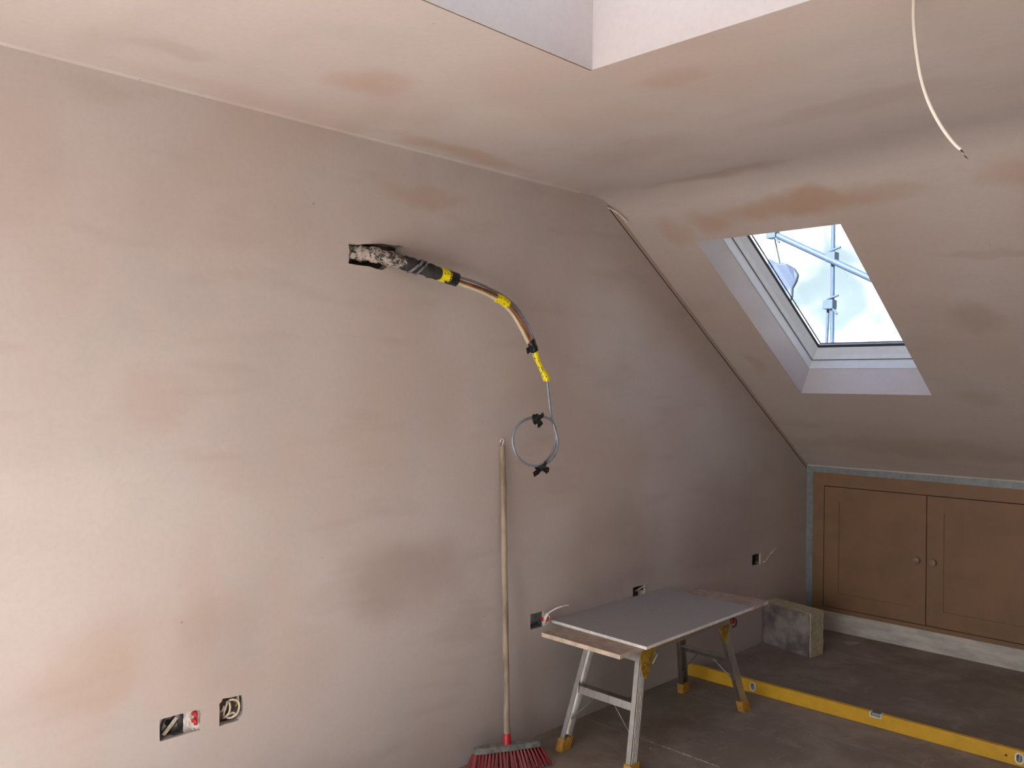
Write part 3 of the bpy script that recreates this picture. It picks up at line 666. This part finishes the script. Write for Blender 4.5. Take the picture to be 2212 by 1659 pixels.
# wide box: metal part on the left, plaster-filled end with red cable ends
r0 = boxes[0]; y0, y1, z0, z1 = BOXES[0]
mb = MB(); mb.obox((-0.020, y0+0.040, z0+0.030), Vector((0, 0.021, 0.022)), Vector((0.0012, 0, 0)), Vector((0, -0.0045, 0.0043))); mb.build('plaster_stick', 'wire_cream', parent=r0, bevel=0.001)
mb = MB(); mb.tube([(-0.040, y0+0.048+0.028*math.cos(a), z0+0.010+0.046*math.sin(a)) for a in [math.pi*k/14 for k in range(15)]], 0.0016, 6); mb.build('box_lug', 'dark_plastic', parent=r0, smooth=True)
mb = MB(); mb.obox((-0.034, y0+0.050, z0+0.020), Vector((0, 0.017, 0.022)), Vector((0.001, 0, 0)), Vector((0, -0.006, 0.004))); mb.build('box_shadow_strip', 'tape_black', parent=r0)  # black strip standing in for the diagonal shadow inside the box
mb = MB()
bm = bmesh.new(); bmesh.ops.create_grid(bm, x_segments=10, y_segments=10, size=0.5); r_ = random.Random(8)
vs = [Vector((-0.022+0.012*(v.co.x+0.5)+r_.uniform(-0.003, 0.003), y0+0.082+0.048*(v.co.x+0.5), z0+(z1-z0)*(v.co.y+0.5))) for v in bm.verts]
bm.verts.index_update(); mb.add(vs, [tuple(v.index for v in f.verts) for f in bm.faces]); bm.free()
mb.build('plaster_fill', 'plaster_lump', parent=r0, smooth=True)
for zc in (0.0505, 0.029):
    MB().tube(smoothpath([(-0.016, y0+0.108, z0+zc-0.001), (-0.009, y0+0.112, z0+zc+0.004), (-0.004, y0+0.1125, z0+zc-0.001), (-0.006, y0+0.114, z0+zc-0.009)], 4), 0.0060, 10).build('red_cable_end', 'cable_red', parent=r0, smooth=True, label='red cable end')
# square box: curled cream wires
r1 = boxes[1]; y0, y1, z0, z1 = BOXES[1]
MB().box((-0.030, y0+0.002, z0+0.002), (-0.028, y1-0.004, z1-0.004)).build('filler_patch', 'masonry', parent=r1)
W2 = [[(-0.028, 0.028, 0.018), (-0.012, 0.022, 0.036), (-0.008, 0.027, 0.056), (-0.014, 0.034, 0.066)],
      [(-0.028, 0.036, 0.060), (-0.008, 0.045, 0.071), (-0.002, 0.062, 0.064), (0.0, 0.067, 0.045), (-0.002, 0.060, 0.024), (-0.008, 0.044, 0.014), (-0.014, 0.032, 0.016)],
      [(-0.026, 0.026, 0.012), (-0.006, 0.034, 0.030), (-0.004, 0.038, 0.050), (-0.012, 0.038, 0.064)],
      [(-0.020, 0.036, 0.020), (-0.006, 0.048, 0.030), (-0.008, 0.056, 0.022), (-0.015, 0.050, 0.012)],
      [(-0.022, 0.016, 0.036), (-0.012, 0.018, 0.046), (-0.012, 0.022, 0.056)]]
for pts in W2:
    MB().tube(smoothpath([(a, y0+b_, z0+c_) for a, b_, c_ in pts], 6), 0.0034, 8).build('cream_wire', 'wire_cream', parent=r1, smooth=True)
MB().tube(smoothpath([(-0.024, y0+0.060, z0+0.058), (-0.010, y0+0.064, z0+0.054), (-0.014, y0+0.062, z0+0.044)], 5), 0.0022, 8).build('brass_core', 'bracket_yellow', parent=r1, smooth=True)
MB().obox((-0.016, y1-0.011, z1-0.013), (0.006, 0, 0), (0, 0.0022, 0.001), (0, -0.001, 0.010)).build('plaster_tab', 'plaster_lump', parent=r1, bevel=0.001)
# coil hanging out of the third box: a white cable wound round with red
r2 = boxes[2]
for k, (dx, rad) in enumerate(((0.030, 0.0255), (0.046, 0.0225))):
    c_ = Vector((dx+0.004, 2.768-0.011*k, 0.509+0.003*k))
    pts = [c_+Vector((0.008*math.sin(a), 0.014*math.cos(a)*0.8, rad*math.sin(a))) for a in [math.radians(70+k*20)+math.radians(300)*q/20 for q in range(21)]]
    MB().tube(pts, 0.0042, 8).build('coiled_cable', 'cable_white', parent=r2, smooth=True)
for dx, yy_, zz in ((0.034, 2.770, 0.511), (0.050, 2.757, 0.514)):
    MB().tube(smoothpath([(dx-0.03, yy_+0.004, zz-0.008), (dx, yy_, zz-0.004), (dx+0.004, yy_-0.003, zz+0.010)], 4), 0.0068, 10).build('red_cable_end', 'cable_red', parent=r2, smooth=True)
MB().tube(smoothpath([(0.02, 2.776, 0.505), (0.045, 2.760, 0.524), (0.052, 2.766, 0.539), (0.07, 2.7896, 0.557), (0.08, 2.8174, 0.5635)], 6), 0.0032, 8).build('cable_tail', 'cable_white', parent=r2, smooth=True)
MB().tube(smoothpath([(0.08, 2.8174, 0.5635), (0.083, 2.838, 0.5645), (0.085, 2.8575, 0.5625)], 6), 0.0024, 8).build('bare_core', 'cable_white', parent=r2, smooth=True)
# wire of the fourth and fifth boxes
MB().tube(smoothpath([(-0.03, 3.50, 0.50), (-0.005, 3.52, 0.520), (0.010, 3.53, 0.530), (0.016, 3.527, 0.541)], 5), 0.0035, 8).build('cable_tail', 'wire_cream', parent=boxes[3], smooth=True)
MB().tube(smoothpath([(-0.03, 4.69, 0.478), (0.0, 4.735, 0.478), (0.02, 4.735, 0.494), (0.04, 4.7306, 0.5237), (0.06, 4.7822, 0.5667)], 6), [0.0042]*13+[0.0042-0.0018*q/11 for q in range(12)], 8).build('cable_tail', 'wire_cream', parent=boxes[4], smooth=True)
# thin white wire end poking out of the crack at the top of the rake
MB().tube(smoothpath([(-0.004, 3.2042, 2.3646), (0.018, 3.240, 2.346), (0.03, 3.2835, 2.3243), (0.035, 3.3135, 2.3037)], 5), 0.0028, 8).build('wire_end', 'cable_white', smooth=True, label='short white wire poking out at the top of the sloping crack', cat='wire')
# flex hanging from the ceiling
fx = empty('ceiling_flex', (1.815, 2.012, CE), 'white flex hanging from the ceiling with a bare twisted end', 'cable')
fp = smoothpath([(1.8122, 2.0178, 2.425), (1.8169, 2.0084, 2.3973), (1.8211, 1.9985, 2.3411), (1.8297, 1.993, 2.2751), (1.8412, 1.9904, 2.2098), (1.8584, 1.9933, 2.1503), (1.8783, 2.0131, 2.0996), (1.8967, 2.0312, 2.0663), (1.9077, 2.0421, 2.0522)], 8)
MB().tube(fp, 0.0040, 14).build('outer_sheath', 'cable_white', parent=fx, smooth=True)
for k in range(3):
    st = Vector((1.9077, 2.0421, 2.0522)); en = Vector((1.9188, 2.053, 2.0289)); pts = []
    for q in range(13):
        a = q*0.9+k*2.1; pts.append(st.lerp(en, q/12)+Vector((math.cos(a), math.sin(a), 0.3*math.sin(a)))*0.0012*(1-q/26))
    MB().tube(pts, 0.0008, 6).build('bare_strand', 'foam_black' if k else 'hook_white', parent=fx, smooth=True)

# ------------------------------------------------------------------ broom
hd = Vector((0.129, 0.2611, 0)).normalized(); hs = Vector((hd.y, -hd.x, 0)); hc = Vector((0.137, 2.437, 0.086))
bo = empty('broom', (0.137, 2.437, 0), 'broom with red bristles and a worn wooden handle leaning on the wall', 'broom')
top = Vector((0.0165, 2.509, 1.268)); bot = Vector((0.134, 2.4365, 0.098)); r_ = random.Random(6); pts = []
for i in range(25):
    p = bot.lerp(top, i/24)+Vector((r_.uniform(-1, 1), r_.uniform(-1, 1), 0))*0.0007; pts.append(p)
MB().tube(pts, [0.0125+0.0004*math.sin(i*1.3) for i in range(24)]+[0.0105], 14).build('handle', 'broom_wood', parent=bo, smooth=True)
dirh = (top-bot).normalized()
MB().tube([bot-dirh*0.012, bot+dirh*0.004, bot+dirh*0.036, bot+dirh*0.038], [0.0165, 0.0165, 0.0150, 0.0135], 18).build('ferrule', 'broom_red', parent=bo, smooth=True, label='red plastic socket')
hk = [top+Vector((0, 0, -0.004)), top+Vector((0, 0.001, 0.010))]+[top+Vector((0.001, -0.006+0.0095*math.cos(a)+0.002, 0.020+0.0090*math.sin(a))) for a in [math.radians(-25+230*q/12) for q in range(13)]]
MB().tube(hk, 0.0021, 8).build('hanging_hook', 'hook_white', parent=bo, smooth=True, label='white wire hook')
# head block, slightly trapezoidal with rounded ends
mb = MB(); n = 16
lo, hi = [], []
for k in range(n):
    a = 2*math.pi*k/n; c_, s_ = math.cos(a), math.sin(a)
    ex = 0.146*math.copysign(abs(c_)**0.35, c_); ey = 0.024*math.copysign(abs(s_)**0.6, s_)
    lo.append(hc+hd*ex+hs*ey+Vector((0, 0, -0.011))); hi.append(hc+hd*ex*0.985+hs*ey*0.8+Vector((0, 0, 0.011)))
mb.add(lo+hi, [tuple(range(n-1, -1, -1)), tuple(range(n, 2*n))]+[(i, (i+1) % n, n+(i+1) % n, n+i) for i in range(n)])
mb.build('head_block', 'broom_grey', parent=bo, bevel=0.003)
rows, cols = 4, 20
for j in range(rows):
    for i in range(cols):
        u = -1+2*i/(cols-1); v = -1+2*j/(rows-1)
        b0 = hc+hd*(u*0.134)+hs*(v*0.016)+Vector((0, 0, -0.010))
        tip = hc+hd*(u*0.158+0.014*(u > 0)*u)+hs*(v*0.040)+Vector((0, 0, 0))+Vector((r_.uniform(-0.004, 0.004), r_.uniform(-0.004, 0.004), 0)); tip.z = 0.004+r_.uniform(0, 0.004)
        mb = MB()
        for q in range(7):
            a = 2*math.pi*q/7; of = hd*math.cos(a)+hs*math.sin(a); k = 0 if q == 6 else 1
            of0 = of*0.0022*k; of1 = (of*0.0060*k)+Vector((r_.uniform(-0.0015, 0.0015), r_.uniform(-0.0015, 0.0015), r_.uniform(0, 0.003)))
            mb.tube([b0+of0, b0.lerp(tip, 0.5)+of0.lerp(of1, 0.45), tip+of1], [0.0013, 0.0015, 0.0016], 4)
        mb.build('bristle_tuft', 'bristle_red', parent=bo)

# ------------------------------------------------------------------ work platform, boards on it
PT = 0.4795-0.018+0.0
wp = empty('work_platform', (0.34, 3.2, 0), 'folding aluminium work platform with yellow feet under the boards', 'platform')
FW, FD, FTk = 0.022, 0.050, 0.003
DT = 0.4615     # deck top
frames = {'near': dict(l=((0.176, 2.730), (0.212, 2.868)), r=((0.524, 2.730), (0.470, 2.868)), s=1), 'far': dict(l=((0.146, 3.672), (0.205, 3.535)), r=((0.478, 3.672), (0.430, 3.535)), s=-1)}
def chan(open_dir):   # C profile, open towards +x or -x
    w, d, t_ = FW/2, FD/2, FTk
    p = [(-w, -d), (w, -d), (w, -d+t_), (-w+t_, -d+t_), (-w+t_, d-t_), (w, d-t_), (w, d), (-w, d)]
    return p if open_dir > 0 else [(-u, v) for u, v in p][::-1]
for nm, fr in frames.items():
    for side, od in (('l', 1), ('r', -1)):
        (bx, by), (tx, ty) = fr[side]
        p0 = Vector((bx, by, 0.014)); p1 = Vector((tx, ty, 0.448))
        mb = MB(); mb.sweep(p0, p1, chan(od))
        if side == 'r':   # ribs on the outer web
            for q in (-0.016, -0.006, 0.004, 0.014):
                mb.sweep(p0, p1, [(FW/2-0.0005, q), (FW/2+0.0012, q), (FW/2+0.0012, q+0.004), (FW/2-0.0005, q+0.004)])
        lg = mb.build('leg', 'aluminium', parent=wp)
        # foot cap, ribbed
        k = (0.05-0.014)/(0.448-0.014); c0 = p0+(p0-p1)*(0.014/0.434); c1 = p0.lerp(p1, k)
        fm = MB(); hw, hdp = FW/2+0.005, FD/2+0.005
        fm.sweep((c0.x, c0.y, 0.0), c1, [(-hw, -hdp), (hw, -hdp), (hw, hdp), (-hw, hdp)])
        for q in range(5):
            yq = -hdp+0.005+q*(2*hdp-0.014)/4
            fm.sweep((c0.x, c0.y, 0.001), c1-Vector((0, 0, 0.003)), [(hw-0.001, yq), (hw+0.002, yq), (hw+0.002, yq+0.005), (hw-0.001, yq+0.005)])
        fm.build('rubber_foot', 'foot_yellow', parent=lg)
    def at(side, z):
        (bx, by), (tx, ty) = fr[side]; k = (z-0.014)/0.434
        return Vector((bx+(tx-bx)*k, by+(ty-by)*k, z))
    for zc, hz in ((0.245, 0.015), (0.425, 0.015)):
        a, b_ = at('l', zc), at('r', zc)
        mb = MB(); s_ = fr['s']
        mb.obox((a+b_)/2+Vector((0, -0.012*s_ if nm == 'near' else 0.0, 0)), ((b_.x-a.x)/2-FW/2+0.002, 0, 0), (0, 0.002, 0), (0, 0.3*hz*s_, hz))
        mb.obox((a+b_)/2+Vector((0, 0.006*s_, hz-0.001)), ((b_.x-a.x)/2-FW/2+0.002, 0, 0), (0, 0.018, 0), (0, 0, 0.0012))
        mb.build('crossbar', 'aluminium', parent=wp)
    for side, u0, u1 in (('l', 0.12, 0.30), ('r', 0.12, 0.32)):
        a = at(side, u0); c_ = at('l', 0.232).lerp(at('r', 0.232), 0.32 if side == 'l' else 0.62)
        MB().tube([a+Vector((0, 0.004, 0)), c_], 0.0028, 8).build('brace_rod', 'galvanised', parent=wp, smooth=True)
    for side in ('l', 'r'):
        t_ = at(side, 0.40); sx = 1 if side == 'r' else -1; s_ = fr['s']
        xo = t_.x + sx*(FW/2+0.003)
        pts2 = [(-0.030, 0.442-0.40), (-0.028, 0.02), (-0.024, -0.012), (-0.004, -0.058), (0.012, -0.062), (0.030, -0.030), (0.045, 0.0), (0.060, 0.016), (0.066, 0.058), (-0.026, 0.058)]
        poly = [(t_.y+s_*(u+0.006), 0.40+v) for u, v in pts2]
        hb = plate(poly, [], lambda u, v, w, xo=xo, sx=sx: (xo+sx*0.004-sx*w, u, v), 0.005).build('hinge_bracket', 'bracket_yellow', parent=wp, bevel=0.0015)
        for (u, v) in ((0.0, 0.0), (0.022, 0.018)):
            MB().tube([(xo+sx*0.003, t_.y+s_*(0.006+u), 0.40+v), (xo+sx*0.009, t_.y+s_*(0.006+u), 0.40+v)], 0.0055, 8).build('bolt', 'galvanised', parent=hb, smooth=True)
        if side == 'r':
            lc = Vector((xo+0.012, t_.y+s_*0.055 if nm == 'near' else t_.y+0.030, 0.425))
            if nm == 'far':
                MB().box(lc+Vector((-0.004, -0.008, -0.002)), lc+Vector((0.010, 0.014, 0.024))).build('latch', 'latch_red', parent=hb, bevel=0.002)
                MB().tube(smoothpath([lc+Vector((0.004, 0.012, 0.022)), lc+Vector((0.010, 0.026, 0.012)), lc+Vector((0.010, 0.022, -0.012)), lc+Vector((0.004, 0.002, -0.018))], 4), 0.0035, 8).build('latch_lever', 'dark_plastic', parent=hb, smooth=True)
            else:
                MB().tube(smoothpath([lc+Vector((-0.004, -0.004, -0.030)), lc+Vector((0.004, 0.008, -0.004)), lc+Vector((0.006, 0.014, 0.010)), lc+Vector((0.003, 0.004, 0.018)), lc+Vector((0.002, -0.004, 0.008))], 5), 0.0030, 8).build('spring_clip', 'galvanised', parent=hb, smooth=True)
mb = MB()
mb.box((0.205, 2.845, DT-0.004), (0.462, 3.560, DT))
for xx in (0.205, 0.458): mb.box((xx, 2.845, DT-0.034), (xx+0.004, 3.560, DT))
for q in range(8): mb.box((0.225+q*0.030, 2.845, DT-0.012), (0.229+q*0.030, 3.560, DT-0.004))
mb.build('deck', 'aluminium', parent=wp)
# plywood board on the platform
pz = DT; pl = MB(); pl.hexa([(0.088, 2.682, pz), (0.503, 2.680, pz), (0.481, 3.893, pz), (0.104, 3.868, pz), (0.088, 2.682, pz+0.018), (0.503, 2.680, pz+0.018), (0.481, 3.893, pz+0.018), (0.104, 3.868, pz+0.018)])
pl.mi[0] = 0; pl.mi[1] = 0
for k in (2, 3, 4, 5): pl.mi[k] = 1
pl.build('plywood_board', ['plyboard', 'ply_edge'], bevel=0.0008, seg=1, label='brown plaster-stained plywood board lying on the work platform', cat='board')
# plasterboard offcut on top
qz = pz+0.018+0.0004; z1 = qz+0.0125
pbd = empty('plasterboard_offcut', (0.28, 3.25, qz), 'grey plasterboard offcut with white edges on top of the plywood', 'board')
cor = [(0.0155, 2.824), (0.537, 2.806), (0.517, 3.683), (-0.0 + 0.010, 3.678)]
MB().hexa([(x, y, qz) for x, y in cor]+[(x, y, z1) for x, y in cor]).build('gypsum_core', 'board_edge', parent=pbd, bevel=0.0008, seg=1)
MB().hexa([(x*0.996+0.001, y*0.9993+0.0023, z1-0.0002) for x, y in cor]+[(x*0.996+0.001, y*0.9993+0.0023, z1+0.0006) for x, y in cor]).build('paper_face', 'board_paper', parent=pbd)
mb = MB(); r_ = random.Random(12)
for k in range(11):
    x = r_.uniform(0.06, 0.5); y = r_.uniform(2.85, 3.64); r = r_.uniform(0.0008, 0.0022)
    if k < 7: x = r_.uniform(0.03, 0.12); y = r_.uniform(3.35, 3.62)
    mb.add([(x-r, y-r, z1+0.0006), (x+r, y-r*0.5, z1+0.0006), (x+r*0.3, y+r, z1+0.0006), (x, y, z1+0.0006+r*0.8)], [(0, 1, 3), (1, 2, 3), (2, 0, 3)])
mb.build('plaster_crumbs', 'board_edge', parent=pbd, kind='stuff')

# ------------------------------------------------------------------ insulation block
ib = empty('insulation_block', (0.17, 4.76, 0), 'grey foil-faced insulation offcut with yellow foam edges standing on the floor', 'insulation')
q0 = [(0.006, 4.737), (0.338, 4.657), (0.353, 4.782), (0.014, 4.862)]; H_ = 0.250
fv = Vector((0.332, -0.080, 0)).normalized(); nv = Vector((fv.y, -fv.x, 0))
def grid_core():
    bm = bmesh.new(); bmesh.ops.create_cube(bm, size=1.0); bmesh.ops.subdivide_edges(bm, edges=bm.edges[:], cuts=9, use_grid_fill=True)
    r_ = random.Random(21); mb = MB(); vs = []
    for v in bm.verts:
        u, w, h = v.co.x+0.5, v.co.y+0.5, v.co.z+0.5
        p = (Vector((*q0[0], 0))*(1-u)+Vector((*q0[1], 0))*u)*(1-w)+(Vector((*q0[3], 0))*(1-u)+Vector((*q0[2], 0))*u)*w
        j = 0.0022
        p.z = h*(H_-0.006*max(0, 0.25-u)) ; p += Vector((r_.uniform(-j, j), r_.uniform(-j, j), r_.uniform(-j, 0) if h > 0.9 else (0 if h < 0.05 else r_.uniform(-j, j))))
        p.x = max(p.x, 0.003); vs.append(p)
    bm.verts.index_update(); mb.add(vs, [tuple(v.index for v in f.verts) for f in bm.faces]); bm.free(); return mb
grid_core().build('foam_core', 'foam_yellow', parent=ib, smooth=True)
mb = MB()
a, b_ = Vector((0.0055, 4.7335, 0.001)), Vector((0.331, 4.6545, 0.001)); o1 = nv*0.004
hl, hr = 0.2475, 0.2425
prof = [(0, 0.0), (1, 0.0), (0.985, 0.06), (1.0, 0.12), (0.99, 0.2), (0.985, hr), (0.6, 0.245), (0.08, 0.243), (0, 0.236)]
plate([(u, v) for u, v in prof], [], lambda u, v, w: (a.lerp(b_, u)+Vector((0, 0, v))+nv*(0.003-w)), 0.006).build('foil_facing', 'foil_face', parent=ib)

# ------------------------------------------------------------------ spirit level
lv = empty('spirit_level', (0.9, 3.915, 0), 'long yellow spirit level standing on edge on the dusty floor', 'level')
La, Lb = Vector((0.020, 3.901, 0.0005)), Vector((1.82, 3.945, 0.0005)); ld = (Lb-La).normalized(); ln = Vector((-ld.y, ld.x, 0)); LL = (Lb-La).length; LH, LW = 0.062, 0.024
def slot(cx, cz, w, h, n=8):
    pts = []
    for k in range(n+1): a = math.pi*k/n; pts.append((cx+w*math.cos(a), cz+(h-w)+w*math.sin(a)))
    for k in range(n+1): a = math.pi+math.pi*k/n; pts.append((cx+w*math.cos(a), cz-(h-w)+w*math.sin(a)))
    return pts
hx = [0.372, 1.545]; nx0, nx1 = 0.950, 0.995
outer = [(0, 0), (LL, 0), (LL, LH), (nx1, LH), (nx1, LH-0.018), (nx0, LH-0.018), (nx0, LH), (0, LH)]
hs_ = [slot(x, 0.032, 0.014, 0.021) for x in hx]+[[(1.497+0.005*math.cos(2*math.pi*k/12), 0.030+0.005*math.sin(2*math.pi*k/12)) for k in range(12)]]
plate(outer, hs_, lambda u, v, w: La+ld*u+ln*w+Vector((0, 0, v)), LW).build('level_body', 'level_yellow', parent=lv, bevel=0.0015)
for x in hx:
    o1, i1 = slot(x, 0.032, 0.0165, 0.0235), slot(x, 0.032, 0.0105, 0.0175)
    plate(o1, [i1], lambda u, v, w: La+ld*u+ln*(w-0.002)+Vector((0, 0, v)), LW+0.004).build('vial_surround', 'level_white', parent=lv)
o1 = [(nx0-0.004, LH+0.0005), (nx0-0.004, LH-0.022), (nx1+0.004, LH-0.022), (nx1+0.004, LH+0.0005), (nx1-0.001, LH+0.0005), (nx1-0.001, LH-0.017), (nx0+0.001, LH-0.017), (nx0+0.001, LH+0.0005)]
plate(o1, [], lambda u, v, w: La+ld*u+ln*(w-0.0015)+Vector((0, 0, v)), LW+0.003).build('vial_surround', 'level_white', parent=lv)
c0 = La+ld*(nx0+0.004)+ln*(LW/2)+Vector((0, 0, LH-0.010)); c1 = La+ld*(nx1-0.004)+ln*(LW/2)+Vector((0, 0, LH-0.010))
MB().tube([c0, c1], 0.006, 10).build('bubble_vial', 'netting', parent=lv, smooth=True)
for x in hx:
    c_ = La+ld*x+ln*(LW/2)
    MB().tube([c_+Vector((0, 0, 0.016)), c_+Vector((0, 0, 0.048))], 0.0055, 10).build('bubble_vial', 'netting', parent=lv, smooth=True)

# small scrap on the floor
mb = MB(); mb.hexa([(0.335, 5.085, 0.001), (0.388, 5.055, 0.001), (0.422, 5.120, 0.006), (0.375, 5.135, 0.002), (0.335, 5.085, 0.004), (0.388, 5.055, 0.005), (0.422, 5.120, 0.011), (0.375, 5.135, 0.006)])
mb.build('card_scrap', 'scrap_card', label='small pale scrap of card on the floor by the white skirting', cat='scrap')

# ------------------------------------------------------------------ scaffold outside the skylight
SY = 8.2
def scaffold(name, pts, r, label, couplers=()):
    root = empty(name, pts[-1], label, 'scaffold tube', 'scaffold tubes outside the skylight')
    MB().tube(pts, r, 14).build('tube', 'scaffold_steel', parent=root, smooth=True)
    for c_ in couplers:
        c_ = Vector(c_); q = MB()
        q.obox(c_, (0.05, 0, 0), (0, 0.05, 0), (0, 0, 0.045)); q.tube([c_+Vector((-0.02, -0.03, 0.05)), c_+Vector((0.10, -0.03, 0.085))], 0.012, 8); q.tube([c_+Vector((0.03, -0.03, -0.03)), c_+Vector((0.09, -0.03, -0.10))], 0.012, 8)
        q.build('coupler', 'scaffold_steel', parent=root, bevel=0.006)
scaffold('scaffold_tube', [(-1.158, SY, 4.6), (-1.158, SY, -0.5)], 0.019, 'upright scaffold tube seen through the skylight', [(-1.155, SY-0.03, 2.80)])
scaffold('scaffold_tube', [(-1.208, SY+0.02, 2.33), (-1.229, SY+0.02, 1.80), (-1.32, SY+0.02, -0.5)], 0.014, 'shorter thin tube right beside the upright scaffold tube outside', [(-1.185, SY, 2.34)])
scaffold('scaffold_tube', [(-3.2, SY-0.06, 3.867), (-1.95, SY-0.06, 3.195), (-0.79, SY-0.06, 2.572), (0.6, SY-0.06, 1.825)], 0.030, 'sloping scaffold tube crossing the skylight', [(-1.765, SY-0.06, 3.09)])
# sheeting on the far side of the scaffold
m, t, b = newmat('sheeting')
g = N(t, 'ShaderNodeNewGeometry'); n1 = noise(t, g.outputs['Position'], 0.85, 4, 0.5, 0.5)
t.links.new(mixc(t, maprange(t, n1.outputs[0], 0.42, 0.62), (0.36, 0.36, 0.32), (0.122, 0.150, 0.142)), b.inputs['Base Color']); setin(b, Roughness=0.8)
mb = MB(); nx, nz = 60, 40; r_ = random.Random(2)
for j in range(nz+1):
    for i in range(nx+1):
        x = -10.0+12.0*i/nx; z = -1.0+8.0*j/nz
        y = 14.5+0.10*math.sin(x*1.9+z*0.5)+0.08*math.sin(z*1.4-x*0.9)+0.04*math.sin(x*4.3+z*2)
        mb.v.append(Vector((x, y, z)))
for j in range(nz):
    for i in range(nx):
        k = j*(nx+1)+i; mb.f.append((k, k+1, k+nx+2, k+nx+1)); mb.mi.append(0)
mb.build('scaffold_sheeting', 'sheeting', smooth=True, label='pale wavy sheeting hung on the scaffold beyond the skylight', cat='sheeting')
# hanging tarpaulin bundle
tp = [(1640, 552), (1668, 566), (1690, 570), (1704, 580), (1714, 596), (1710, 612), (1705, 626), (1706, 644), (1700, 668), (1640, 668)]
plate([(-1.8171+(a-1665)*0.00455, 2.8445-(c-560)*0.0046) for a, c in tp][::-1], [], lambda u, v, w: (u, SY+0.1+w+0.05*math.sin(u*23+v*5), v), 0.05).build('hanging_tarpaulin', 'tarp_blue', bevel=0.015, label='bunched bluish tarpaulin hanging behind the scaffold tubes', cat='tarpaulin')
MB().tube([(-1.766, SY-0.03, 3.075), (-1.770, SY+0.12, 2.78)], 0.006, 6).build('tie_rope', 'tarp_blue', parent=bpy.data.objects['hanging_tarpaulin'])
